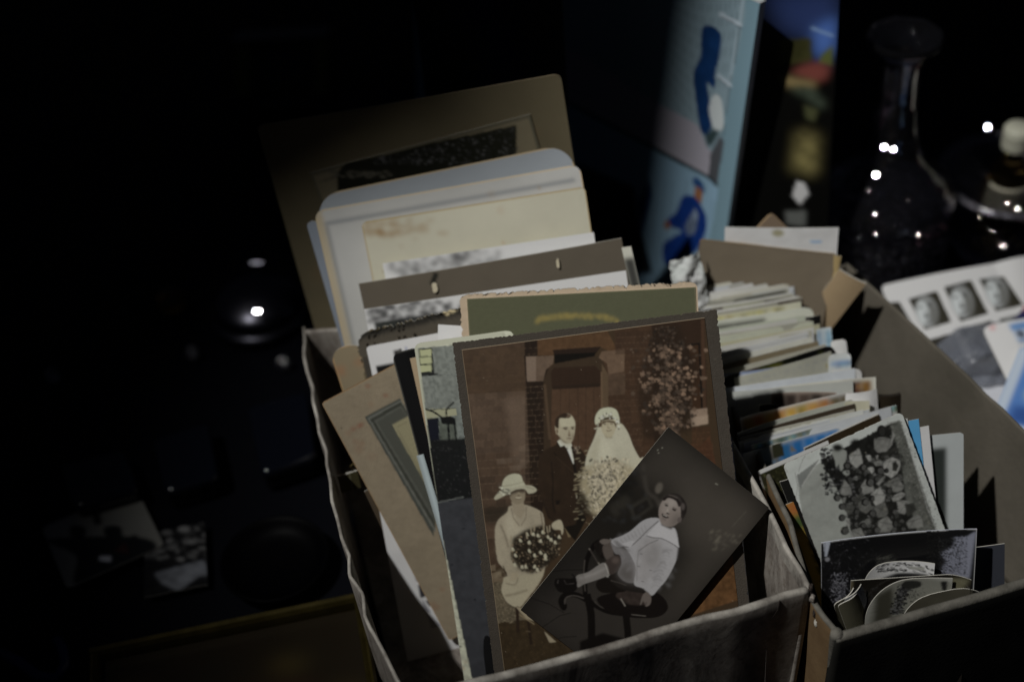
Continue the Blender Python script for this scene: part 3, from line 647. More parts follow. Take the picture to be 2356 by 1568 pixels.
    # collar and shirt
    k.P([(1075, 1312), (1120, 1350), (1180, 1375), (1215, 1350), (1212, 1390), (1230, 1500), (1238, 1545), (1180, 1500), (1110, 1400), (1072, 1330)], (124, 124, 114)); k.P([(1150, 1372), (1182, 1386), (1165, 1402)], (82, 80, 72)); k.P([(1160, 1405), (1200, 1400), (1215, 1480), (1235, 1540), (1200, 1500)], (134, 134, 122), soft=1)
    # suit
    k.map = w3
    k.P([(530, 60), (545, 20), (600, -20), (720, -60), (745, -20), (785, 80), (800, 40), (835, -40), (880, 20), (900, 100), (880, 200), (860, 330), (830, 380), (800, 520), (760, 540), (705, 530), (695, 480), (640, 500), (600, 470), (560, 350), (530, 260)], (27, 19, 12), tex=.12)
    k.map = w1
    k.P([(880, 1560), (900, 1450), (960, 1400), (1060, 1350), (1075, 1320), (1120, 1400), (1180, 1480), (1240, 1560), (1200, 1640), (1000, 1620)], (27, 19, 12)); k.P([(1205, 1365), (1270, 1390), (1330, 1440), (1360, 1570), (1320, 1640), (1245, 1570), (1228, 1470)], (26, 18, 12))
    k.map = w3
    for _ in range(40): x, y = r.uniform(545, 840), r.uniform(40, 500); k.L([(x, y), (x+r.uniform(-14, 14), y+r.uniform(30, 90))], r.uniform(5, 16), tuple(np.array((31, 22, 14))*r.choice([.6, 1.4])), soft=8, alpha=.4)
    k.L([(622, 60), (636, 200), (632, 330), (650, 430)], 8, (14, 10, 7), soft=2, sm=True); k.L([(640, -10), (700, 60), (800, 165), (835, 175)], 6, (13, 9, 6), soft=1); k.L([(660, 20), (720, 80), (795, 150)], 5, (40, 30, 20), soft=1.5)
    k.P([(780, 90), (800, 60), (810, 150), (800, 170)], (15, 11, 8)); k.E(797, 202, 9, 9, (50, 42, 30)); k.E(804, 288, 9, 9, (44, 36, 26)); k.L([(810, 160), (826, 176), (842, 160)], 6, (110, 100, 78))
    k.P([(655, 345), (690, 340), (682, 372), (656, 376)], (14, 10, 7), soft=1); k.P([(700, 540), (800, 520), (840, 380), (880, 480), (800, 640), (740, 580)], (12, 9, 6), soft=1)
    k.P([(628, 515), (680, 484), (705, 510), (712, 570), (700, 595), (690, 560), (640, 556)], (104, 98, 82), sm=True, soft=.5); k.P([(560, 300), (600, 440), (640, 495), (600, 480), (550, 360)], (18, 13, 9), soft=5, alpha=.7)
    for a in (0, 14, 26, 38): k.L([(720+a*.3, 545+a*.4), (765-a*.4, 610+a*.1)], 5, (70, 60, 42))
    # boutonniere
    k.map = w1
    for _ in range(26): k.E(1262+r.normal()*16, 1392+r.normal()*20, 7, 6, tuple(np.array((96, 84, 70))*r.uniform(.4, 1.1)))
    # ---- bride
    k.map = w2
    k.P([(130, 1190), (150, 1210), (120, 1300), (60, 1440), (38, 1560), (60, 1640), (60, 1900), (420, 1900), (600, 1500), (570, 1480), (510, 1370), (460, 1240), (400, 1150), (350, 1150)], (113, 110, 96), sm=True, soft=.6)
    for _ in range(34): x, y = r.uniform(90, 480), r.uniform(1330, 1800); k.L([(x, y), (x+r.uniform(-30, 30), y+r.uniform(60, 200))], r.uniform(6, 20), (96, 92, 76), soft=12, alpha=.35)
    k.P([(180, 1300), (280, 1330), (330, 1500), (300, 1800), (160, 1800)], (122, 119, 104), soft=16, alpha=.7); k.P([(60, 1500), (150, 1270), (190, 1300), (120, 1600)], (104, 100, 84), soft=10, alpha=.5)
    k.P([(195, 1140), (225, 1110), (330, 1110), (345, 1160), (325, 1230), (300, 1270), (265, 1282), (230, 1262), (200, 1210)], (108, 102, 84), sm=True)
    k.P([(135, 1140), (140, 1070), (180, 1010), (240, 988), (300, 990), (345, 1015), (368, 1070), (372, 1130), (340, 1120), (300, 1082), (240, 1085), (190, 1110), (160, 1160)], (116, 116, 100), sm=True, soft=.4)
    k.P([(190, 1150), (210, 1120), (260, 1112), (320, 1120), (345, 1150), (340, 1190), (320, 1140), (250, 1130), (205, 1150), (200, 1190)], (52, 42, 30), soft=1.5)
    for _ in range(120):
        t = r.uniform(0, 1); x = 150+230*t; y = 1155-95*math.sin(math.pi*t)+r.normal()*12
        if t < .1 or t > .9: y = 1150+r.uniform(-20, 50)
        k.E(x, y, r.uniform(4, 11), r.uniform(4, 9), tuple(np.array((128, 126, 108))*r.choice([.45, .7, .95, 1.1])))
    k.E(232, 1150, 15, 5, (58, 46, 36), soft=1); k.E(296, 1148, 15, 5, (58, 46, 36), soft=1); k.E(266, 1186, 13, 5, (72, 60, 46), soft=1.2); k.L([(262, 1130), (258, 1180)], 6, (88, 78, 62), soft=2)
    k.L([(245, 1212), (270, 1218), (298, 1206)], 7, (56, 40, 32), soft=.8); k.P([(225, 1255), (265, 1284), (310, 1262), (300, 1290), (240, 1290)], (84, 76, 60), soft=4, alpha=.7)
    for _ in range(16): k.E(330+r.normal()*14, 1510+r.normal()*20, 9, 7, tuple(np.array((100, 92, 72))*r.uniform(.6, 1.1)), soft=1)
    # bride's bouquet
    k.map = w4
    k.P([(470, 280), (700, 230), (830, 300), (700, 460), (560, 620), (510, 600), (440, 420)], (100, 93, 75), soft=8, alpha=.95)
    for _ in range(620):
        a = r.uniform(0, 1); x = 610+r.normal()*70; y = 400+r.normal()*95-(x-600)*.45
        if x+.82*y > 1110 or y < 210: continue
        v = r.choice([40, 66, 96, 112, 122], p=[.1, .16, .24, .28, .22]); k.E(x, y, r.uniform(6, 17), r.uniform(4, 9), (v, v*.94, v*.80), rot=r.uniform(0, 180), alpha=.85)
    for _ in range(80):
        x = 400+r.uniform(0, 110); y = 430+r.normal()*120; k.E(x, y, r.uniform(8, 20), 4, (96, 88, 68), rot=-15, alpha=.7)
    k.P([(420, 440), (480, 470), (520, 600), (500, 640), (420, 600)], (22, 17, 11), soft=8, alpha=.8)
    # ---- seated bridesmaid
    k.map = w3
    k.P([(320, 385), (300, 430), (240, 480), (214, 540), (212, 640), (230, 780), (262, 830), (300, 880), (270, 940), (262, 1010), (300, 1090), (380, 1120), (450, 1060), (560, 900), (590, 700), (570, 480), (540, 420), (430, 375)], (98, 91, 77), sm=True, tex=.08)
    k.P([(280, 470), (330, 420), (370, 520), (460, 560), (420, 600), (330, 640), (290, 580)], (112, 106, 91), soft=10, alpha=.8); k.P([(214, 540), (240, 500), (265, 640), (300, 740), (270, 820), (232, 780)], (104, 97, 82), soft=5, alpha=.6)
    for _ in range(46): x, y = r.uniform(230, 560), r.uniform(440, 880); k.L([(x, y), (x+r.uniform(-20, 30), y+r.uniform(30, 90))], r.uniform(5, 14), tuple(np.array((92, 85, 70))*r.choice([.72, 1.18])), soft=7, alpha=.4)
    k.L([(250, 520), (285, 600), (310, 690)], 7, (58, 50, 40), soft=3, sm=True); k.L([(330, 400), (345, 470), (390, 530)], 5, (60, 52, 42), soft=2); k.L([(440, 390), (438, 470), (400, 530)], 5, (64, 56, 44), soft=2); k.L([(545, 430), (560, 520)], 6, (54, 46, 36), soft=2)
    k.P([(330, 350), (420, 350), (430, 420), (400, 480), (350, 440)], (92, 84, 70), soft=2)
    k.P([(310, 300), (320, 270), (420, 240), (432, 300), (422, 350), (380, 372), (340, 355)], (84, 76, 62), sm=True); k.P([(310, 300), (315, 262), (420, 232), (436, 262), (430, 285), (370, 285), (330, 300), (318, 330)], (34, 26, 19), soft=4, alpha=.9)
    k.E(385, 292, 8, 10, (92, 84, 68), soft=2); k.L([(362, 322), (385, 326), (404, 320)], 7, (118, 112, 96)); k.L([(360, 330), (385, 334), (404, 328)], 4, (44, 32, 26)); k.E(384, 305, 10, 3, (48, 38, 30), soft=1)
    k.P([(262, 235), (275, 190), (310, 158), (360, 147), (400, 160), (415, 200), (430, 235), (360, 245), (310, 270), (268, 268)], (112, 110, 94), sm=True)
    k.P([(205, 325), (235, 290), (310, 262), (370, 243), (430, 232), (480, 236), (516, 262), (500, 285), (455, 292), (430, 262), (370, 262), (310, 292), (240, 330), (215, 338)], (106, 103, 88), sm=True); k.L([(430, 240), (500, 262)], 4, (66, 60, 48), soft=2); k.L([(268, 240), (340, 228), (425, 205)], 5, (88, 84, 70), soft=1.5)
    for _ in range(40): k.E(272+r.normal()*20, 275+r.normal()*14, r.uniform(5, 10), r.uniform(4, 8), tuple(np.array((122, 120, 104))*r.choice([.6, .9, 1.08])))
    # her skirt, chair
    k.P([(270, 940), (300, 900), (520, 880), (560, 900), (450, 1050), (400, 1120), (330, 1110), (262, 1020)], (102, 96, 80), sm=True, soft=1); k.L([(285, 1040), (350, 1030), (450, 1000)], 10, (70, 62, 50), soft=4, sm=True); k.L([(290, 950), (360, 960), (380, 900)], 6, (72, 64, 52), soft=2, sm=True)
    k.L([(372, 1120), (380, 1310)], 24, (26, 18, 12)); k.L([(450, 1200), (478, 1400)], 20, (24, 17, 11)); k.L([(390, 1180), (500, 1250)], 8, (80, 70, 52)); k.P([(360, 1120), (400, 1130), (500, 1230), (440, 1210)], (92, 84, 68)); k.P([(570, 1300), (660, 1380), (610, 1385)], (96, 88, 72), soft=1); k.L([(440, 1300), (470, 1305)], 6, (60, 50, 36)); k.L([(270, 820), (300, 900)], 6, (30, 22, 15))
    # her bouquet
    k.P([(340, 620), (430, 560), (560, 520), (650, 560), (700, 620), (660, 740), (600, 820), (480, 880), (390, 850), (330, 760)], (22, 17, 11), soft=6)
    for _ in range(700):
        a = r.uniform(0, 6.28); q = r.random()**.5; x = 510+q*185*math.cos(a); y = 705+q*165*math.sin(a)-(x-510)*.15
        if x*.86+y*.95 > 1290: continue
        v = r.choice([16, 26, 40, 56, 72, 96], p=[.22, .24, .22, .17, .1, .05]); k.E(x, y, r.uniform(3, 9), r.uniform(2, 6), (v, v*.86, v*.66), rot=r.uniform(0, 180), alpha=.9)
    for x, y in [(500, 745), (545, 725), (578, 745), (580, 768), (408, 830), (435, 828), (500, 828), (520, 850), (462, 712), (355, 815), (460, 650), (543, 640), (525, 600), (600, 612), (490, 590), (680, 610), (340, 700), (560, 575), (620, 630), (395, 635), (650, 650), (445, 590), (360, 745)]: k.E(x, y, 9, 14, (114, 110, 94), rot=r.uniform(-30, 30), soft=.4); k.E(x+8, y+8, 8, 7, (104, 100, 84))
    for x, y in [(475, 545), (500, 520), (566, 520), (590, 530), (612, 525), (440, 575), (330, 600)]: k.L([(x, y), (x+r.uniform(-8, 8), y+50)], 9, (92, 84, 68), soft=.6)
    # hand with cuff, left lower
    k.P([(330, 870), (380, 870), (385, 900), (350, 935), (320, 930)], (100, 92, 76), soft=1)
    k.soften(1.15); k.a *= np.array([1.0, 1.01, 1.0]); k.grain(.08, 1.3, 2); k.grain(.09, 36, 3); k.border(.0003, (120, 100, 72)) if False else None
    k.U(0, 0, 1, .0022, (104, 92, 74)); k.U(0, 0, .002, 1, (104, 90, 70))
    for _ in range(90): k._fill(np.array([(a_, b_) for a_, b_ in [(0, 0), (1.5, 0), (1.5, 1.5), (0, 1.5)]])+np.array([r.uniform(0, k.W), r.uniform(0, k.Hh)]), (120, 108, 90), .35, 0)
    build_sheet('print', p, k.grid(), M_SATIN, .0003, parent=o, edge=(.3, .26, .2))
wedding()
# sheets just behind it on the right
for off, a, b, col, lab in ((-.0045, (1668, 985), (1676, 984), (140, 138, 118), 'white torn edged card behind the right side of the wedding photograph'), (-.0065, (1672, 1005), (1684, 1004), (116, 122, 138), 'bluish white card showing at the far right behind the wedding photograph')):
    c = in_plane(WED, off, (a[0]-60, a[1]+8), b, .125); k = Canvas(c, 900, col); k.grain(.04, 6); tag(build_sheet('card', c, k.grid(), M_MATTE, .0006, rag=.0006 if off > -.005 else 0), lab, 'card')

# ================================================================ the boy's portrait, tipped on its corner
def boy():
    c = in_plane(WED, .0062, (1197, 1402), (1538, 981.5), .0727); k = Canvas(c, 2300, (25, 23, 20), 3.9); r = k.rng; k.pw = 1.05
    k.map = (1190.2, 981.6, .3287)
    k.P([(700, 300), (1000, 0), (1700, 560), (1500, 1000), (1100, 1400), (1000, 1250), (1200, 900), (1150, 500)], (37, 34, 30), soft=40); k.P([(1150, 300), (1700, 600), (1500, 850), (1150, 800)], (48, 44, 39), soft=45, alpha=.7)
    k.P([(20, 1240), (500, 660), (560, 1000), (480, 1560), (300, 1600)], (22, 20, 18), soft=30); k.P([(100, 1300), (500, 1000), (820, 1200), (1200, 1150), (1000, 1600), (300, 1600)], (34, 31, 28), soft=40, alpha=.8)
    # painted backdrop shapes
    k.L([(880, 260), (910, 450), (970, 500), (1000, 560)], 26, (40, 37, 33), soft=6, sm=True); k.E(993, 430, 24, 40, (60, 56, 50), rot=20, soft=4); k.P([(780, 560), (920, 480), (960, 560), (820, 660)], (32, 30, 26), soft=5); k.P([(810, 570), (910, 510), (930, 560), (830, 630)], (20, 18, 16), soft=4)
    k.P([(640, 560), (760, 470), (800, 520), (690, 640)], (30, 28, 24), soft=8); k.P([(560, 420), (800, 260), (840, 400), (600, 560)], (13, 12, 10), soft=16, alpha=.8)
    for _ in range(60): x, y = r.uniform(600, 900), r.uniform(280, 700); k.E(x, y, r.uniform(6, 24), r.uniform(4, 14), (int(r.choice([16, 26, 34])),)*3, rot=30, soft=5, alpha=.5)
    # floor tile lines
    for q in ([(215, 1015), (330, 1000), (520, 998)], [(180, 1400), (300, 1320), (380, 1300)], [(60, 1180), (230, 1240), (330, 1300)], [(240, 1500), (320, 1470), (420, 1465)]): k.L(q, 4, (10, 9, 8), soft=.6)
    # chair: arms, seat, legs
    D = (10, 8, 7)
    k.L([(590, 800), (540, 830), (490, 930), (475, 1050), (480, 1200)], 34, D, sm=True); k.L([(505, 850), (560, 940), (600, 990)], 9, (74, 70, 64)); k.L([(512, 860), (566, 950)], 10, (40, 36, 33)); k.L([(475, 930), (468, 1020), (478, 1150)], 6, (52, 48, 44), soft=1, sm=True)
    k.P([(540, 820), (600, 795), (640, 830), (600, 930), (560, 890)], (18, 15, 13), tex=.5, sm=True)
    k.L([(320, 1260), (310, 1210), (350, 1170), (430, 1180), (520, 1230), (640, 1290), (800, 1310)], 38, D, sm=True); k.E(328, 1255, 24, 30, D); k.L([(335, 1240), (345, 1195), (400, 1180), (470, 1200)], 5, (58, 54, 50), soft=1, sm=True); k.L([(540, 1220), (600, 1265), (700, 1290)], 6, (48, 44, 40), soft=1, sm=True)
    k.L([(490, 1170), (520, 1330), (520, 1600)], 52, D, sm=True); k.L([(760, 1290), (775, 1440), (780, 1600)], 48, D); k.P([(440, 1500), (600, 1440), (760, 1480), (820, 1600), (440, 1600)], D, soft=4)
    k.P([(560, 1200), (700, 1150), (760, 1100), (900, 1120), (1020, 1190), (1055, 1260), (1020, 1310), (940, 1335), (780, 1330), (640, 1290)], (12, 9, 8), sm=True); k.P([(690, 1180), (780, 1130), (900, 1180), (900, 1240), (780, 1240)], (34, 28, 25), tex=.4, soft=2, sm=True); k.L([(800, 1312), (900, 1322)], 3, (80, 76, 70))
    k.L([(725, 1200), (758, 1255)], 7, (86, 82, 76))
    # far leg, shoe under
    k.P([(555, 1090), (600, 1060), (700, 1070), (770, 1100), (760, 1150), (690, 1160), (600, 1160), (560, 1130)], (14, 11, 9), sm=True); k.E(660, 1046, 48, 12, (92, 90, 86), rot=8); k.P([(640, 1050), (720, 1030), (900, 1110), (870, 1160), (720, 1130)], (20, 17, 15), sm=True); k.L([(655, 1075), (720, 1092), (765, 1110)], 4, (50, 46, 42))
    # crossed leg: thigh, knee, sock, boot
    k.P([(600, 840), (640, 800), (672, 850), (670, 900), (640, 940), (610, 900)], (54, 48, 44), sm=True); k.P([(612, 960), (650, 910), (700, 898), (728, 920), (726, 970), (690, 1020), (640, 1030)], (40, 34, 31), sm=True); k.E(690, 935, 26, 22, (58, 50, 46), soft=5); k.P([(610, 830), (660, 850), (680, 900), (630, 930), (612, 900)], (56, 50, 46), soft=3)
    k.P([(415, 1045), (500, 1015), (610, 950), (640, 1030), (560, 1070), (470, 1100), (425, 1120)], (80, 77, 74), sm=True); k.L([(440, 1060), (540, 1030), (620, 990)], 12, (98, 95, 92), soft=5); k.L([(615, 955), (642, 1030)], 4, (120, 116, 110)); 
    for i in range(6): k.L([(420+i*9, 1045-i*4), (430+i*9, 1118-i*4)], 2.5, (64, 61, 58), soft=.8)
    k.P([(262, 1090), (275, 1062), (320, 1058), (380, 1060), (412, 1050), (422, 1120), (400, 1150), (310, 1158), (275, 1130)], (11, 9, 8), sm=True); k.L([(330, 1070), (345, 1100), (400, 1095)], 3, (46, 42, 40)); k.L([(384, 1030), (400, 1044), (404, 1070)], 10, (14, 12, 11)); k.L([(290, 1068), (285, 1095)], 4, (54, 50, 48), soft=1)
    # shorts, jacket, sleeves
    k.P([(650, 785), (680, 800), (740, 850), (830, 880), (840, 960), (830, 1080), (760, 1085), (705, 1030), (730, 960), (720, 900), (680, 880)], (74, 72, 72), sm=True, tex=.25); k.P([(705, 1025), (760, 960), (830, 1010), (825, 1085), (760, 1080)], (58, 55, 53), soft=14, sm=True)
    k.P([(660, 795), (740, 760), (800, 725), (870, 665), (930, 640), (1000, 645), (1060, 700), (1110, 720), (1130, 840), (1110, 940), (1050, 1060), (990, 1130), (940, 1180), (880, 1130), (820, 1100), (830, 980), (760, 850), (700, 840)], (103, 102, 103), sm=True)
    k.P([(850, 800), (930, 760), (1010, 800), (1000, 950), (900, 1100), (830, 1080), (840, 940)], (96, 94, 94), soft=14); k.P([(905, 860), (990, 820), (1000, 880), (960, 980), (900, 950)], (80, 78, 77), soft=16, alpha=.7)
    for _ in range(60): x, y = r.uniform(700, 1100), r.uniform(740, 1130); k.L([(x, y), (x+r.uniform(-26, 40), y+r.uniform(10, 50))], r.uniform(4, 12), (lambda v: (v, v-1, v))(int(r.choice([74, 112]))), soft=6, alpha=.35) if abs((x-700)*.9-(y-700)) < 210 else None
    k.P([(905, 760), (1000, 660), (1100, 710), (1135, 845), (1080, 815), (1010, 780), (950, 772)], (114, 113, 114), soft=.5); k.L([(905, 762), (950, 776), (1010, 782), (1085, 818), (1132, 852)], 5, (48, 46, 46), sm=True); k.L([(1128, 850), (1118, 930)], 9, (46, 44, 43), soft=2)
    k.L([(990, 660), (920, 720), (850, 790), (790, 838), (740, 838)], 6, (58, 55, 55), soft=.6, sm=True); k.P([(730, 820), (790, 800), (830, 800), (790, 845)], (112, 111, 112)); k.L([(990, 790), (920, 820), (850, 870)], 4, (56, 54, 53)); k.L([(850, 870), (840, 960), (838, 1080)], 4, (74, 72, 71), soft=1)
    for x, y in ((860, 888), (843, 975), (870, 1080), (925, 1002)): k.L([(x, y), (x+18, y+4)], 4, (40, 38, 38))
    for i in range(13): y = 860+i*21; x = 1010-i*7; k.L([(x+r.uniform(-8, 20), y+r.uniform(2, 14)), (x+42, y-6+r.uniform(-6, 6)), (x+r.uniform(48, 78), y+8)], r.uniform(4, 9), (74, 72, 72), soft=3, sm=True, alpha=r.uniform(.3, .8))
    for i in range(9): k.L([(700+i*24, 800-i*14), (720+i*24, 820-i*10)], 4, (84, 82, 82), soft=1.6)
    k.P([(670, 790), (700, 800), (760, 850), (800, 870), (760, 872), (700, 840)], (60, 58, 57), soft=4, alpha=.7); k.L([(882, 1130), (940, 1182)], 5, (60, 58, 56), soft=1)
    k.P([(578, 800), (610, 785), (660, 795), (640, 815), (600, 822)], (66, 60, 56), sm=True)
    k.P([(880, 1175), (910, 1155), (938, 1190), (930, 1240), (900, 1255), (888, 1225), (865, 1245), (862, 1230)], (64, 58, 54), sm=True); k.L([(885, 1215), (872, 1240)], 4, (30, 27, 25)); k.L([(905, 1225), (897, 1250)], 4, (30, 27, 25))
    # head
    k.P([(1000, 640), (1100, 690), (1080, 720), (1010, 690)], (50, 46, 44), soft=3)
    k.P([(1010, 540), (1040, 480), (1100, 466), (1150, 490), (1182, 540), (1186, 590), (1165, 640), (1140, 660), (1100, 560)], (20, 17, 15), sm=True)
    k.P([(990, 600), (1005, 540), (1045, 498), (1100, 495), (1135, 530), (1145, 590), (1140, 650), (1105, 690), (1050, 698), (1005, 670)], (84, 77, 72), sm=True, soft=.6)
    k.P([(1010, 560), (1050, 505), (1110, 505), (1130, 550), (1080, 570)], (102, 96, 91), soft=12, alpha=.9); k.E(1032, 590, 16, 18, (100, 93, 88), soft=8, alpha=.8); k.P([(1100, 640), (1145, 600), (1140, 650), (1100, 690), (1060, 695)], (50, 45, 42), soft=14, alpha=.9)
    k.P([(1020, 500), (1070, 482), (1120, 500), (1150, 545), (1130, 560), (1110, 520), (1060, 500), (1030, 520)], (24, 20, 18), sm=True, soft=.6); k.L([(1060, 478), (1090, 486), (1120, 500)], 5, (60, 54, 50), soft=1); k.E(1160, 560, 14, 26, (52, 47, 44), soft=3); k.E(1136, 652, 15, 20, (60, 54, 51), rot=20)
    k.E(1046, 552, 14, 6, (26, 22, 20), rot=18, soft=.8); k.E(1098, 582, 16, 7, (26, 22, 20), rot=28, soft=.8); k.L([(1032, 538), (1060, 540)], 4, (50, 44, 40), soft=1); k.L([(1088, 562), (1118, 580)], 4, (46, 40, 37), soft=1)
    k.P([(1060, 560), (1040, 600), (1060, 612)], (104, 98, 92), soft=2); k.E(1052, 606, 15, 5, (34, 29, 27), rot=24, soft=.8); k.E(1040, 600, 8, 5, (96, 90, 84), soft=1)
    k.P([(1014, 608), (1035, 618), (1062, 636), (1040, 640), (1018, 628)], (22, 18, 17), sm=True); k.L([(1022, 616), (1050, 630)], 3.5, (128, 124, 118)); k.L([(1014, 640), (1040, 655)], 5, (54, 48, 45), soft=2)
    # wear
    for _ in range(50): x, y = r.uniform(1350, 1560), r.uniform(720, 860); k.E(x, y, r.uniform(4, 22), r.uniform(3, 8), (78, 74, 64), rot=-35, soft=3, alpha=.22)
    for x, y in ((985, 165), (990, 185), (1400, 405), (1390, 400), (1015, 150)): k.E(x, y, 5, 3, (96, 94, 84), rot=-40)
    k.L([(1230, 1290), (1590, 560)], 3, (60, 56, 50), soft=1, alpha=.5) if False else None
    k.L([(1500, 700), (1600, 590)], 3, (64, 62, 54), soft=.8, alpha=.6)
    k.soften(.95); k.grain(.045, 1.3, 2); k.grain(.07, 26, 3)
    tag(build_sheet('photograph', c, k.grid(), M_GLOSS, .0005, edge=(.55, .52, .45), bend=(0, -.0008), round_=.0006), 'dark studio portrait of a laughing boy in a sailor collar, tipped on its corner', 'photograph')
boy()
# ================================================================ right box: filed cards
rngb = np.random.default_rng(21)
GR = 'cards filed in rows in the grey brown box'
def filed(name, label, TL, TR, z, lean, h, base, paint=None, mat=None, res=900, cat='card', group=GR, zr=None, gain=2.6, w=None, **kw):
    c = leaning(TL, z, TR, zr if zr is not None else z, lean, h, w); k = Canvas(c, res, base, gain)
    k.grain(.03, 14, 3)
    if paint: paint(k)
    kw.setdefault('thick', .0004); kw.setdefault('crumple', .0004); kw.setdefault('bend', (float(rngb.uniform(-.0022, .0022)), float(rngb.uniform(-.001, .0016)))); kw.setdefault('twist', float(rngb.uniform(-.006, .006)))
    return tag(build_sheet(name, c, k.grid(), mat or M_SATIN, **kw), label, cat, group), c
CR, WH, BW_, GY = (148, 147, 137), (158, 160, 156), (150, 156, 166), (140, 140, 132)
# far back
filed('postcard', 'white card printed with faint blue marks, highest at the back of the grey brown box', (1668, 521), (1930, 524), .165, 12, .10, (158, 162, 166), lambda k: (k.E(1790, 536, 14, 8, (120, 116, 92), soft=2), k.L([(1862, 556), (1888, 557)], 5, (104, 132, 158), soft=1)), group=None, cat='postcard')
def tri():
    A = (1775, 490); c = leaning((1717, 552), .152, (1776, 489), .166, 13, .05)
    k = Canvas(c, 900, (112, 98, 82), 3); k.grain(.05, 5, 3); k.border(.0012, (124, 104, 80))
    tag(build_sheet('card', c, k.grid(), M_MATTE, .0015, round_=.003, edge=(.35, .25, .15)), 'tan card tipped on its corner, pointing up behind the plain brown divider', 'card')
tri()
def pap(k):
    r = k.rng
    for _ in range(26): k.UP(r.uniform(0, 1, (3, 2)), (int(r.choice([110, 130, 150, 168])),)*3, 2, .35)
filed('crumpled_paper', 'crumpled white paper scrap left of the plain brown divider', (1536, 600), (1612, 578), .156, 20, .05, (150, 154, 152), pap, group=None, cat='paper', crumple=.004, bend=(.003, .002), rag=.001)
filed('divider_card', 'large plain brown divider board behind the rows of cards', (1611, 549), (1926, 587), .158, 15, .10, (78, 71, 60), lambda k: k.border(.0007, (60, 50, 38)), M_MATTE, group=None, thick=.0016, edge=(.3, .22, .12), gain=4, zr=.148, round_=.0015)
def fold():
    for i, (TL, TR, z1, z2, ln, h, col) in enumerate([((1932, 618), (1992, 655), .142, .134, 6, .075, (122, 106, 82))]):
        c = leaning(TL, z1, TR, z2, ln, h); k = Canvas(c, 900, col, 3); k.grain(.05, 8, 3); tag(build_sheet('folded_board', c, k.grid(), M_MATTE, .0014, bend=(.001, 0), twist=.004), 'tan folded board wedged into the far right corner of the grey brown box', 'board')
fold()
filed('card', 'yellowed card corner peeping past the right edge of the plain brown divider', (1915, 584), (1935, 590), .147, 16, .018, (128, 112, 76), None, group=None)

def pics(*ops):
    def f(k):
        for o in ops: o(k)
    return f
rng5 = np.random.default_rng(5)
def band(y0, y1, cols, x0=.03, x1=.97):
    y0, y1 = y0*.25, (y1 if y1 > .45 else y1*.25)
    def f(k):
        n = len(cols); e = np.linspace(x0, x1, n+1)
        for i, cc in enumerate(cols): k.UP([(e[i], y0), (e[i+1]+.01, y0), (e[i+1]+.02, y1), (e[i], y1)], cc, 2)
        for _ in range(n*16):
            cc = cols[int(k.rng.integers(n))]; x = k.rng.uniform(x0, x1); y = k.rng.uniform(y0, y1); k.UP([(x, y), (x+.03, y+.005), (x+.02, y+.05)], tuple(np.array(cc)*k.rng.uniform(.5, 1.4)), 1.5, .6)
    return f
def script(n=5, y0=.08, v=96):
    def f(k):
        for i in range(n):
            y = y0*.3+i*.028; x = .08
            while x < .9:
                w_ = k.rng.uniform(.02, .07); k.U(x, y, x+w_, y+.008, (v, v+4, v+14), 1, .5); x += w_+.03
    return f
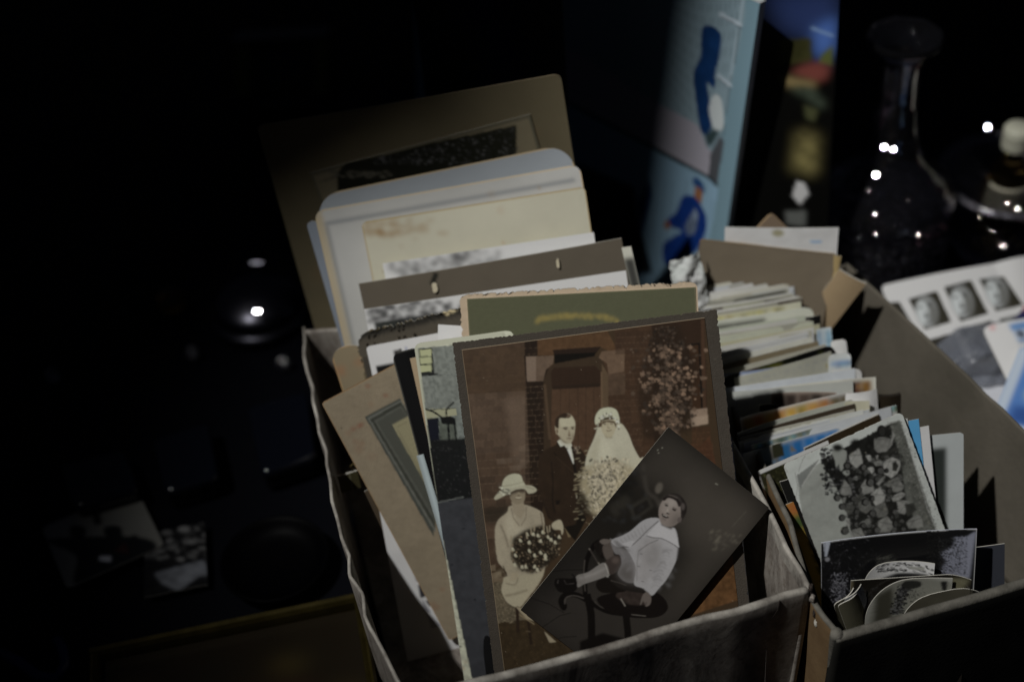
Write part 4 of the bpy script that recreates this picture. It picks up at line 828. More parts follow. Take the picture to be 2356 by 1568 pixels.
ROWS = [
 ('card', 'rearmost white card of the packed rows, against the plain brown divider', (1600, 663), (1771, 628), .128, CR, None, {}),
 ('card', 'short white card just in front of the rearmost one', (1610, 676), (1776, 641), .1275, WH, script(2), {}),
 ('card', 'cream card with rounded right corner, third from the divider', (1640, 686), (1833, 650), .127, CR, band(.14, .2, [(90, 84, 66)]*3), dict(round_=.006)),
 ('snapshot', 'white bordered snapshot with a dark strip along its top, near the divider', (1608, 698), (1812, 661), .126, (148, 148, 138), band(.06, 1, [(34, 38, 36), (52, 50, 40), (30, 34, 32), (40, 40, 36)], .01, .96), {}),
 ('card', 'white card with an olive tinted lower edge, in front of the dark topped snapshot', (1610, 707), (1826, 670), .1255, WH, band(.10, 1, [(112, 112, 86)]*3, .0, .98), dict(round_=.003)),
 ('card', 'white card standing behind the card with the mustard line', (1612, 719), (1838, 681), .125, WH, band(.14, 1, [(120, 124, 112)]*2, .0, 1), {}),
 ('card', 'white card with a mustard yellow line below its edge', (1615, 731), (1842, 692), .1245, (156, 156, 140), band(.09, .14, [(128, 112, 58), (120, 116, 62), (124, 118, 80)], 0, .8), {}),
 ('card', 'broad white card with folded right corner, in front of the mustard lined card', (1615, 742), (1870, 703), .124, (150, 152, 142), band(.17, 1, [(70, 72, 66)]*2, .0, .55), dict(round_=.006)),
 ('snapshot', 'small black snapshot corner on the right of the broad white card', (1850, 729), (1889, 724), .122, (24, 24, 24), None, {}),
 ('card', 'pale green white card, middle of the rows behind the envelope', (1620, 764), (1852, 724), .1235, (140, 144, 132), script(4, .1, 110), {}),
 ('card', 'cream lined card whose left part lies in shadow, middle of the rows', (1625, 778), (1872, 739), .1228, (142, 144, 130), script(4, .1, 112), {}),
 ('card', 'little white card with blue scribble at the right end of the rows', (1878, 758), (1912, 752), .121, (150, 156, 158), band(.1, .5, [(70, 110, 140), (150, 156, 158), (80, 120, 140)], .1, .9), {}),
 ('card', 'cream card with a thin grey shadowed edge, behind the white framed card', (1630, 793), (1886, 745), .1222, (140, 138, 116), None, {}),
 ('postcard', 'white card framed by a printed line, in the middle of the rows', (1650, 811), (1872, 760), .1218, (156, 160, 160), pics(lambda k: k.U(.06, .03, .94, .038, (104, 108, 104), 1), lambda k: k.U(.93, .03, .945, 1, (104, 108, 104), 1), lambda k: k.U(.06, .03, .07, 1, (104, 108, 104), 1), script(3, .2, 112)), {}),
 ('card', 'blank white card at the far right end beside the black topped postcard', (1912, 785), (1945, 778), .1205, WH, None, dict(round_=.002)),
 ('postcard', 'white back of a postcard with a dark stamp mark on its left', (1655, 826), (1869, 777), .1213, (150, 150, 142), pics(lambda k: k.U(.18, .04, .22, .12, (78, 84, 84), 1.5), script(3, .12, 118)), {}),
 ('postcard', 'black postcard with mustard foliage and rounded right corner', (1655, 868), (1920, 791), .1208, (14, 14, 13), pics(band(.05, .9, [(16, 16, 14), (60, 44, 30), (58, 62, 24), (22, 24, 16), (12, 12, 12), (12, 12, 12)], .02, .97), band(.1, .5, [(80, 78, 28)], .42, .52)), dict(round_=.006)),
 ('card', 'white card lettered with a smudged blue word at the right end', (1905, 815), (1958, 811), .1195, (154, 158, 160), band(.26, .36, [(90, 120, 150), (60, 100, 150), (70, 112, 150)], .15, .95), dict(round_=.003)),
 ('postcard', 'postcard with a bright blue top strip, deep in the shadow of the olive mount', (1640, 860), (1800, 843), .1205, (30, 70, 120), band(.08, 1, [(150, 154, 158)]*2, 0, 1), {}),
 ('card', 'large blank cream card slanting up to the right, in front of the black postcard', (1690, 870), (1911, 807), .1200, (134, 134, 124), pics(script(3, .16, 104), lambda k: k.E(1903, 842, 5, 4, (130, 118, 40), soft=1.5)), {}),
 ('card', 'white card rounded at the right, showing past the large blank cream card', (1900, 852), (1984, 846), .1188, WH, None, dict(round_=.005)),
 ('card', 'long bluish white card below the large blank cream card', (1662, 893), (1968, 848), .1192, (148, 152, 156), script(2, .1, 124), {}),
 ('card', 'white card with ochre striped picture at its right end', (1760, 895), (2015, 867), .1184, (154, 154, 146), band(.1, .5, [(92, 88, 80), (70, 40, 30), (110, 82, 34)], .7, .94), {}),
 ('card', 'worn grey white card on the left in front of the long bluish card', (1664, 904), (1962, 874), .1184, (138, 140, 136), script(3, .2, 116), {}),
 ('snapshot', 'brown toned snapshot lying level across the rows', (1774, 903), (1925, 904), .1175, (136, 124, 114), band(.05, 1, [(56, 46, 42), (48, 40, 36), (64, 54, 48), (44, 38, 34), (52, 46, 40)], .02, .99), {}),
 ('snapshot', 'small black square of a snapshot left of the brown toned one', (1748, 934), (1785, 929), .1155, (22, 20, 15), None, {}),
 ('card', 'white card with soft right corner, right of the orange mosaic postcard', (1945, 906), (2016, 893), .1165, (158, 160, 166), band(.55, .7, [(120, 122, 124)], .8, .95), {}),
 ('black_case', 'dark brown case standing against the right wall of the grey brown box', (2022, 910), (2074, 908), .110, (34, 28, 20), None, dict(thick=.004, edge=(.03, .025, .02))),
 ('postcard', 'postcard with an orange and yellow mosaic band and white margin', (1704, 963), (1958, 898), .1165, (150, 150, 150), band(.07, .9, [(120, 100, 44), (128, 84, 44), (122, 108, 66), (124, 92, 48), (128, 104, 40), (110, 96, 44), (122, 96, 46), (110, 74, 36), (70, 64, 48), (66, 60, 44)], .02, .98), dict(gain=3.9)),
 ('card', 'cream card end with a ruled margin, right of the mottled grey card', (1945, 926), (1999, 920), .1148, (140, 138, 122), None, {}),
 ('postcard', 'mottled grey white postcard back with a dark smear', (1694, 994), (1962, 920), .1148, (136, 138, 130), lambda k: (k.stains(60, (124, 126, 120), .001, .004, .5), k.L([(1828, 978), (1850, 970), (1872, 965)], 6, (70, 72, 70), soft=1.5)), {}),
 ('postcard', 'white deckled card just behind the strip of blue and yellow views', (1700, 1014), (1986, 941), .1138, (150, 152, 150), band(.12, .3, [(150, 148, 120)]*2, .02, .6), dict(rag=.0008, ragsides=(1, 0, 0, 0))),
 ('postcard', 'postcard of blue sky and dark trees above a torn white strip', (1726, 1023), (2064, 932), .1128, (152, 152, 150), pics(band(.02, .1, [(112, 116, 40), (100, 104, 50), (24, 34, 34), (26, 44, 30), (40, 70, 36), (40, 90, 130), (60, 110, 150), (84, 132, 168), (96, 150, 190)], .02, .99), band(.28, 1, [(146, 142, 140)]*3)), {}),
 ('postcard', 'postcard of a deep blue sky with a small grey building', (1708, 1044), (1930, 982), .1115, (148, 148, 142), pics(band(.06, .8, [(34, 44, 32), (86, 84, 78), (30, 84, 122), (24, 86, 132), (24, 92, 140), (24, 92, 140), (30, 96, 144)], .14, .97), lambda k: (k.P([(1751, 1032), (1772, 1024), (1778, 1060), (1756, 1066)], (96, 96, 92)), k.P([(1776, 1024), (1800, 1018), (1806, 1050), (1782, 1056)], (44, 44, 30)), k.P([(1818, 1040), (1822, 1026), (1834, 1040)], (96, 90, 80)))), {}),
 ('card', 'bluish white card ends at the left, beside the small grey building postcard', (1708, 1046), (1740, 1036), .1105, (150, 158, 166), None, dict(rag=.0006)),
 ('card', 'dark brown card edge directly behind the outing snapshot', (1850, 1030), (2024, 953), .1125, (52, 42, 28), None, dict(thick=.0012)),
]
SHORT = ['rearmost white card', 'short white card near the divider', 'rounded cream card near the divider', 'dark topped snapshot', 'olive edged white card', 'white card behind the mustard line', 'mustard lined card', 'broad folded cornered card', '', 'pale green white card', 'cream lined shadowed card', '', 'grey shadowed cream card', 'white framed card', '', 'stamp marked postcard back', 'black foliage postcard', '', 'blue topped postcard', 'large blank cream card', '', 'long bluish white card', 'ochre ended white card', 'worn grey white card', 'brown toned snapshot', '', '', '', 'orange mosaic postcard', '', 'mottled grey postcard back', 'white deckled card', 'blue sky and trees postcard', 'small grey building postcard', '', '']
TONE = ['white', 'cream', 'bluish white', 'grey cream', 'dull tan', 'dark brown']
for i_ in range(len(ROWS)-3):
    a_, b_ = ROWS[i_], ROWS[i_+1]
    if abs(a_[2][0]-b_[2][0]) > 70 or abs(a_[3][0]-b_[3][0]) > 90 or i_ % 7 == 6 or not SHORT[i_]: continue
    m_ = lambda p, q, j: tuple(p[k]*.5+q[k]*.5+j*k for k in (0, 1))
    for f_ in (.35, .7):
        TL_ = tuple(a_[2][k]*(1-f_)+b_[2][k]*f_ for k in (0, 1)); TR_ = tuple(a_[3][k]*(1-f_)+b_[3][k]*f_ for k in (0, 1)); jx = float(rng5.uniform(-14, 8)); jy = float(rng5.uniform(-2, 2))
        if TR_[0]-TL_[0] < 60: continue
        ti_ = int(rng5.integers(6)); cc_ = [(150, 150, 146), (136, 135, 125), (146, 149, 152), (122, 121, 112), (98, 90, 72), (58, 50, 40)][ti_]
        filed('card', ('first' if f_ < .5 else 'second')+' thin plain '+TONE[ti_]+' card in front of the '+SHORT[i_], TL_, (TR_[0]+jx, TR_[1]-jx*.22+jy), a_[4]*(1-f_)+b_[4]*f_-.0004, 24, min(.08, a_[4]-.014), cc_, None, group='thin plain cards between the rows', thick=.0003)
for nm, lab, TL, TR, z, col, pnt, kw in ROWS:
    wd = abs(TR[0]-TL[0]); filed(nm, lab, TL, TR, z, 24, min(.085, z-.012), col, pnt, cat={'card': 'card', 'postcard': 'postcard', 'snapshot': 'photograph', 'black_case': 'case'}[nm], **kw)

# foliage snapshot
def leaves():
    c = leaning((1742, 1084), .113, (1905, 1013), .119, 27, .09); k = Canvas(c, 1500, (150, 150, 146), 3); k.map = (0, 0, 1); r = k.rng
    k.U(.02, .03, 1, 1, (34, 34, 20)); k.map = (1, 0, 1)
    for _ in range(1500): a, b = r.uniform(.02, 1), r.uniform(.03, 1); s_ = r.uniform(.008, .02); k.UP([(a, b), (a+s_, b+s_*.5), (a+s_*.4, b+s_)], tuple(np.array((66, 66, 40))*r.choice([.2, .5, 1, 1.3])), .5, .9)
    k.UP([(.25, .62), (.27, .6), (.5, .9), (.48, .92)], (110, 80, 54), .6)
    tag(build_sheet('photograph', c, k.grid(), M_SATIN, .0004), 'colour snapshot of dense olive foliage behind the creased outing photograph', 'photograph')
leaves()
CROWD = leaning((1800, 1068), .127, (2074, 946), .143, 30, .115)
def behind(off, TL, TR, h, w, base, label, name='card', paint=None, gain=3, mat=None, cat='card', **kw):
    c = in_plane(CROWD, off, TL, TR, h, w); k = Canvas(c, 1000, base, gain); k.grain(.04, 8, 3)
    if paint: paint(k)
    kw.setdefault('thick', .0005); return tag(build_sheet(name, c, k.grid(), mat or M_MATTE, **kw), label, cat)
behind(-.0022, (1794, 1108), (1812, 1100), .10, .02, (16, 16, 14), 'black curled card edge left of the outing photograph', bend=(.002, 0), thick=.0008)
behind(-.0012, (1808, 1160), (1868, 1136), .09, .05, (120, 96, 28), 'bright yellow printed card under the outing photograph, at its left', 'postcard', lambda k: (k.U(0, 0, .3, .1, (118, 72, 28), 3), k.U(0, .1, .3, .2, (50, 64, 30), 3), [k.UP([(.1, .2+i*.09), (.2, .24+i*.09), (.12, .28+i*.09)], (60, 56, 16), 1) for i in range(7)]), cat='postcard')
behind(-.003, (1990, 984), (2088, 962), .06, None, (130, 132, 130), 'white card with curled corner right behind the outing photograph', mat=M_SATIN)
behind(-.0035, (2052, 975), (2098, 966), .05, .016, (60, 118, 160), 'small blue piece of postcard right of the outing photograph', 'postcard', cat='postcard', mat=M_SATIN)
behind(-.004, (2060, 993), (2108, 984), .05, .02, (156, 160, 168), 'white tip of a card between the blue postcard and the brown card', mat=M_SATIN)
behind(-.0045, (2020, 1006), (2137, 996), .085, None, (76, 52, 26), 'chestnut brown card with rounded corner and a chipped spot, right of the outing photograph', round_=.004, thick=.001, paint=lambda k: (k.grain(.05, 5), k.border(.0006, (110, 92, 60)), k.P([(2180, 1206), (2188, 1200), (2199, 1184), (2204, 1186), (2198, 1198), (2210, 1206)], (120, 110, 90))))
behind(-.007, (2110, 1004), (2172, 998), .085, .028, (128, 132, 132), 'white bordered snapshot between the chestnut card and the scalloped one', 'snapshot', lambda k: k.U(.2, .1, .62, 1, (40, 44, 42), 2), round_=.002, mat=M_SATIN, cat='photograph')
c = leaning((2128, 1004), .104, (2197, 997), .104, 22, .085); k = Canvas(c, 1000, (142, 150, 162), 3); k.grain(.05, 8, 3); k.L([(2176, 1020), (2190, 1018)], 6, (60, 62, 66), soft=1)
tag(build_sheet('snapshot', c, k.grid(), M_SATIN, .0005, scallop=.6), 'white snapshot back with scalloped edges and a dark stamp, far right', 'photograph')
def crowd():
    c = CROWD; k = Canvas(c, 2100, (124, 127, 124), 3.6); r = k.rng; k.map = (1779.2, 938.7, .2083)
    k.grain(.03, 12, 3)
    # print area: standing landscape picture turned on its side
    k.P([(258, 740), (1290, 150), (1395, 135), (1790, 1330), (1900, 1800), (560, 2300), (330, 1300)], (100, 102, 98), tex=.08)
    k.P([(258, 740), (500, 560), (330, 800), (300, 900)], (82, 84, 82), soft=2)
    k.P([(520, 560), (1290, 170), (1380, 150), (1800, 1400), (1950, 2000), (900, 2200), (860, 1400), (790, 1100), (700, 900), (560, 640)], (24, 24, 22), soft=2, tex=.5)
    k.P([(1290, 190), (1395, 140), (1800, 1380), (1950, 2100), (1700, 2100), (1560, 1250), (1450, 1000), (1400, 560)], (66, 67, 63), soft=5, tex=.5)
    for _ in range(500):
        t = r.uniform(0, 1); x = 1340+t*420+r.normal()*55; y = 150+t*1250; v = r.choice([40, 56, 74, 92]); k.E(x, y, r.uniform(3, 12), r.uniform(3, 10), (v, v, v-4), alpha=.6)
    for _ in range(260): x, y = r.uniform(520, 860), r.uniform(430, 950); k.E(x+max(0, (y-700)*.2), y, r.uniform(6, 24), r.uniform(6, 20), (int(r.choice([12, 18, 26, 60])),)*3, alpha=.85)
    for q in ([(640, 470), (760, 440), (740, 560), (690, 640), (670, 560)], [(720, 480), (800, 470), (780, 620), (730, 680)], [(760, 690), (830, 680), (820, 730), (780, 730)]): k.P(q, (96, 98, 94), soft=3, sm=True)
    for x, y in [(1085, 380), (700, 430), (900, 380)]: k.E(x, y, 60, 40, (20, 20, 18), soft=8)
    # figures: garments then heads (the picture is turned, so bodies run to the right)
    G = [([(1100, 330), (1190, 300), (1270, 330), (1300, 400), (1240, 470), (1150, 490), (1120, 430)], 100), ([(1250, 440), (1300, 300), (1310, 230), (1330, 300), (1290, 420)], 92), ([(1165, 520), (1350, 415), (1365, 460), (1180, 560)], 44),
         ([(835, 520), (930, 435), (965, 500), (985, 600), (900, 650), (845, 590)], 118), ([(1020, 530), (1060, 505), (1080, 560), (1040, 590)], 112), ([(1100, 590), (1170, 565), (1190, 620), (1120, 620)], 88), ([(1115, 520), (1150, 520), (1140, 560)], 110),
         ([(1210, 600), (1290, 540), (1380, 560), (1400, 640), (1360, 720), (1280, 755), (1220, 720)], 108), ([(1290, 590), (1340, 580), (1370, 640), (1350, 700), (1300, 680)], 40), ([(1040, 660), (1100, 640), (1110, 690), (1070, 710)], 116),
         ([(730, 870), (770, 780), (850, 870), (860, 930), (770, 965), (725, 920)], 100), ([(950, 850), (1010, 780), (1080, 830), (1100, 900), (1000, 940), (970, 900)], 112), ([(1130, 830), (1210, 730), (1230, 760), (1160, 850)], 92),
         ([(1060, 930), (1180, 850), (1230, 950), (1220, 1020), (1130, 1060), (1080, 1000)], 110), ([(1190, 820), (1350, 740), (1390, 770), (1260, 860)], 74), ([(1290, 850), (1370, 790), (1430, 850), (1410, 900), (1310, 910)], 96), ([(1280, 980), (1400, 900), (1450, 930), (1380, 1000), (1310, 1010)], 108),
         ([(930, 1020), (1000, 960), (1050, 1010), (1090, 1090), (1010, 1150), (940, 1110)], 84), ([(1110, 1080), (1210, 1030), (1250, 1130), (1220, 1190), (1130, 1200)], 80), ([(1350, 1020), (1480, 1010), (1500, 1060), (1440, 1170), (1380, 1140)], 108), ([(1430, 1060), (1540, 1030), (1560, 1110), (1460, 1180)], 50),
         ([(1130, 1230), (1230, 1170), (1310, 1260), (1270, 1360), (1160, 1360)], 92), ([(1440, 1260), (1580, 1170), (1640, 1210), (1650, 1300), (1490, 1330)], 100), ([(870, 1340), (950, 1310), (1000, 1420), (890, 1430)], 86), ([(770, 1100), (860, 1030), (900, 1100), (820, 1160)], 56), ([(860, 980), (960, 930), (980, 1000), (900, 1060)], 60),
         ([(1000, 1220), (1060, 1200), (1050, 1280), (1000, 1270)], 78), ([(760, 975), (790, 970), (785, 1040), (745, 1020)], 98), ([(800, 1210), (830, 1200), (825, 1290), (800, 1280)], 100), ([(830, 1350), (860, 1350), (880, 1420), (850, 1420)], 104)]
    for _ in range(170):
        x, y = r.uniform(800, 1420), r.uniform(500, 1400); v = int(r.choice([36, 50, 66, 84])); a0 = r.uniform(0, 6.28); s_ = r.uniform(14, 38)
        k.P([(x+s_*r.uniform(.4, 1.2)*math.cos(a0+t), y+s_*r.uniform(.4, 1.2)*math.sin(a0+t)) for t in np.arange(0, 6.2, .9)], (v, v, v-2), soft=2, alpha=.75); k.L([(x-s_*.6, y), (x+s_*.5, y+6)], 6, (20, 20, 19), soft=1)
    for q, v in G:
        v *= r.uniform(.8, 1.02); q = [(a+r.uniform(-12, 12), b+r.uniform(-12, 12)) for a, b in q]; k.P(q, (v, v, v-3), soft=3, tex=.3)
        k.L([q[0], ((q[0][0]+q[2][0])/2+10, (q[0][1]+q[2][1])/2), q[2]], 7, (v*.42, v*.42, v*.4), soft=3, alpha=.8); k.L([q[1], q[-1]], 6, (v*.5, v*.5, v*.48), soft=3, alpha=.6)
    Hd = [(1190, 250, 48, 62, 34), (1040, 410, 22, 30, 30), (985, 645, 34, 34, 62), (805, 625, 34, 36, 58), (1170, 680, 46, 42, 56), (1060, 810, 44, 46, 60), (940, 890, 28, 34, 50), (700, 980, 36, 38, 60), (755, 1075, 36, 34, 58), (755, 1200, 36, 36, 54), (785, 1340, 44, 42, 56), (875, 985, 36, 34, 54), (1005, 1025, 38, 40, 62), (1085, 985, 26, 34, 56), (1265, 900, 30, 34, 50), (910, 1130, 32, 34, 50), (1080, 1150, 36, 34, 58), (1325, 1130, 30, 30, 62), (985, 1280, 34, 32, 54), (1130, 1330, 40, 36, 60), (1420, 1320, 34, 26, 60), (1330, 1260, 26, 40, 48), (830, 780, 30, 44, 46), (1130, 770, 26, 30, 52), (1240, 680, 24, 26, 40), (860, 690, 22, 22, 30)]
    for x, y, a, b, v in Hd:
        k.E(x-4, y, a+4, b+3, (20, 19, 18), soft=1); k.E(x+6, y+2, a*.72, b*.8, (v, v, v-2), soft=2); k.L([(x+4, y-b*.45), (x+4, y-b*.1)], 5, (24, 23, 22), soft=1); k.L([(x+4, y+b*.2), (x+4, y+b*.5)], 5, (24, 23, 22), soft=1); k.L([(x+a*.45, y-6), (x+a*.45, y+12)], 4, (26, 24, 23), soft=1)
    for _ in range(140): x, y = r.uniform(820, 1400), r.uniform(500, 1400); k.L([(x, y), (x+r.uniform(-26, 26), y+r.uniform(-20, 20))], 5, (int(r.choice([14, 24, 70])),)*3, soft=1, alpha=.55)
    # creases in the margin
    for q in ([(110, 640), (160, 700), (120, 720)], [(240, 700), (270, 860), (240, 1060), (200, 1200)], [(350, 520), (300, 620), (280, 700)], [(500, 560), (400, 700), (300, 860)]): k.L(q, 6, (82, 82, 78), soft=1.2); k.L([(a+9, b) for a, b in q], 5, (150, 150, 148), soft=1.2, alpha=.6)
    k.L([(1410, 60), (1460, 300), (1690, 1100), (1790, 1340)], 6, (140, 140, 136), soft=1, alpha=.5)
    k.soften(.9); k.stains(26, (96, 94, 84), .0004, .0012, .5); k.grain(.06, 1.3, 2)
    tag(build_sheet('photograph', c, k.grid(), M_SATIN, .0005, round_=.003, rag=.0003, crumple=.0005, bend=(.0012, .0008)), 'creased black and white outing photograph of a crowd on grass, turned on its side', 'photograph')
crowd()
# trees photograph
def trees():
    c = leaning((1889, 1248), .118, (2248, 1216), .120, 14, .10); k = Canvas(c, 1900, (128, 132, 150), 4); r = k.rng; k.map = (1809.9, 1196.4, .2083)
    k.U(.004, .008, .995, 1, (16, 16, 17)); k.P([(1850, 200), (2095, 120), (2060, 300), (2010, 640), (1680, 600), (1760, 470), (1700, 380), (1850, 290)], (92, 94, 104), soft=8)
    for _ in range(1500):
        t = r.uniform(0, 1); x = 1560+r.uniform(0, 1)**1.3*430; y = r.uniform(110, 640); lim = 1700+ (y-200)*-.05
        if r.random() < (x-1600)/460*1.0 and y > 190: continue
        k.E(x, y, r.uniform(3, 12), r.uniform(2, 9), (int(r.choice([14, 18, 26])),)*3, alpha=.9)
    for _ in range(700): x, y = r.uniform(1680, 1990), r.uniform(200, 600); k.E(x, y, r.uniform(2, 7), r.uniform(2, 6), (int(r.choice([20, 34, 52])),)*3, alpha=.55)
    k.P([(2000, 180), (2090, 110), (1800, 110), (1700, 240), (1850, 200)], (18, 18, 19), soft=5)
    for _ in range(1100): x = 560+r.normal()*230; y = r.uniform(180, 1200); v = int(r.choice([24, 36, 54, 80], p=[.45, .3, .17, .08])); a = r.uniform(0, 3.14); l_ = r.uniform(6, 42); k.L([(x, y), (x+l_*math.cos(a), y+l_*math.sin(a))], r.uniform(2, 5), (v, v, v+3), alpha=.7)
    for _ in range(420): x = 590+r.normal()*55-(0); y = r.uniform(600, 950); v = int(r.choice([60, 90, 110, 20])); k.L([(x, y), (x+r.uniform(-26, 26), y+r.uniform(-30, 30))], r.uniform(3, 7), (v, v, v+6), alpha=.75)
    for _ in range(60): x, y = r.uniform(980, 1150), r.uniform(430, 560); k.L([(x, y), (x+r.uniform(20, 90), y-r.uniform(10, 40))], 3, (56, 56, 52), alpha=.8)
    k.P([(410, 245), (495, 232), (450, 400), (425, 400)], (118, 122, 130), soft=1); k.E(455, 432, 26, 24, (96, 96, 100), soft=3); k.L([(432, 240), (430, 390)], 6, (60, 60, 64), soft=1)
    k.soften(.7); k.grain(.05, 1.3); tag(build_sheet('photograph', c, k.grid(), M_GLOSS, .0005, edge=(.6, .62, .7), bend=(-.0025, .001)), 'dark monochrome photograph of trees and undergrowth curling forward at the front right', 'photograph')
    return c
TREES = trees()
def fr(off, TL, TR, h, w, base, label, paint=None, gain=4, name='photograph', cat='photograph', mat=None, mp=(1809.9, 1196.4, .2083), **kw):
    c = in_plane(TREES, off, TL, TR, h, w); k = Canvas(c, 1800, base, gain); k.map = mp
    if paint: paint(k)
    kw.setdefault('thick', .0005); return tag(build_sheet(name, c, k.grid(), mat or M_SATIN, **kw), label, cat), c
def arcp(k):
    r = k.rng; k.UP([(.06, .16), (.5, .1), (.93, .1), (.93, 1), (.06, 1)], (20, 20, 21), 2)
    for _ in range(120): k.E(r.uniform(1000, 1610), r.uniform(520, 620), r.uniform(8, 26), r.uniform(3, 9), (int(r.choice([14, 30, 70, 92])),)*3, soft=1.5)
    k.P([(1360, 560), (1530, 545), (1530, 580), (1400, 590)], (100, 100, 96), soft=2)
fr(.004, (1990, 1306), (2151, 1296), .08, None, (132, 134, 146), 'white bordered snapshot with a bowed top edge in front of the dark trees photograph', arcp, bend=(-.004, 0), round_=.012, corners=(1, 0, 0, 0))
fr(.007, (2010, 1345), (2205, 1330), .06, None, (92, 92, 80), 'cream card with a small black rectangle, right of the dark oval portrait sheet', lambda k: k.U(.86, .1, .9, .5, (22, 22, 22)), name='card', cat='card', round_=.012)
def dark2(k):
    r = k.rng; k.grain(.2, 10, 3); k.U(0, 0, .02, 1, (70, 64, 50), 2); k.P([(1800, 640), (1990, 590), (1900, 760), (1850, 760), (1790, 700)], (66, 64, 50), soft=10)
    for _ in range(160): x, y = r.uniform(740, 1040), r.uniform(740, 960); k.E(x, y, r.uniform(4, 16), r.uniform(3, 8), (int(r.choice([22, 34, 52])),)*3, soft=3, alpha=.5)
fr(.010, (1958, 1335), (2228, 1318), .08, None, (20, 18, 15), 'dark toned sheet with curled right corner around the rounded river view', dark2, mat=M_GLOSS, curlf=lambda a, b: .006*np.clip(a-.8, 0, 1)**2*25)
def river(k):
    r = k.rng; k.P([(905, 1130), (1000, 800), (1250, 690), (1500, 660), (1820, 690), (1830, 1000), (1200, 1300)], (82, 82, 76), soft=10); k.P([(950, 1300), (1000, 850), (1180, 760), (1200, 1000), (1100, 1300)], (44, 43, 36), soft=14)
    for _ in range(500):
        t = r.uniform(0, 1); x = 1330-120*t+r.normal()*34; y = 720+340*t; k.E(x, y, r.uniform(5, 20), r.uniform(4, 12), (int(r.choice([14, 22, 34, 66])),)*3, alpha=.85)
    for _ in range(140): x, y = 1430+r.normal()*50, 860+r.normal()*60; k.E(x, y, r.uniform(2, 8), r.uniform(2, 6), (int(r.choice([24, 40])),)*3, alpha=.7)
    k.P([(1310, 700), (1480, 700), (1480, 760), (1330, 790)], (30, 30, 28), soft=4, sm=True); k.P([(1700, 690), (1775, 680), (1765, 800), (1720, 790)], (22, 22, 21), soft=5, tex=.6)
fr(.014, (1996, 1342), (2192, 1330), .06, None, (98, 98, 93), 'monochrome river view with a rounded top edge, at the front of the grey brown box', river, bend=(-.002, 0), round_=.025, corners=(1, 0, 0, 0))
fr(.018, (2060, 1392), (2285, 1344), .03, None, (52, 50, 42), 'dull brown bowed card edge just inside the black front panel', lambda k: (k.grain(.1, 10), k.UP([(.78, .0), (.96, .0), (.94, .4), (.8, .5)], (14, 13, 12), 2)), name='card', cat='card', bend=(-.003, 0), round_=.02, corners=(1, 1, 0, 0))
for i, (a, b, z, col, lab) in enumerate([((1918, 1385), (1950, 1362), .098, (50, 48, 38), 'outermost olive cream card edge at the front left corner of the grey brown box'), ((1926, 1388), (1952, 1372), .097, (66, 64, 52), 'second cream card edge at the front left corner of the grey brown box'), ((1934, 1378), (1956, 1362), .099, (96, 98, 102), 'white card edge next to the dark sheet at the front left corner')]):
    c = leaning(a, z, b, z+.002, 4, .06, .014); k = Canvas(c, 900, col, 5); k.grain(.08, 4); tag(build_sheet('card', c, k.grid(), M_MATTE, .0005, bend=(.002, 0), round_=.004, corners=(1, 0, 0, 0)), lab, 'card')
fr(-.012, (2220, 1262), (2250, 1258), .05, .022, (44, 46, 52), 'grey card leaning in the right corner behind the dark trees photograph', name='card', cat='card')

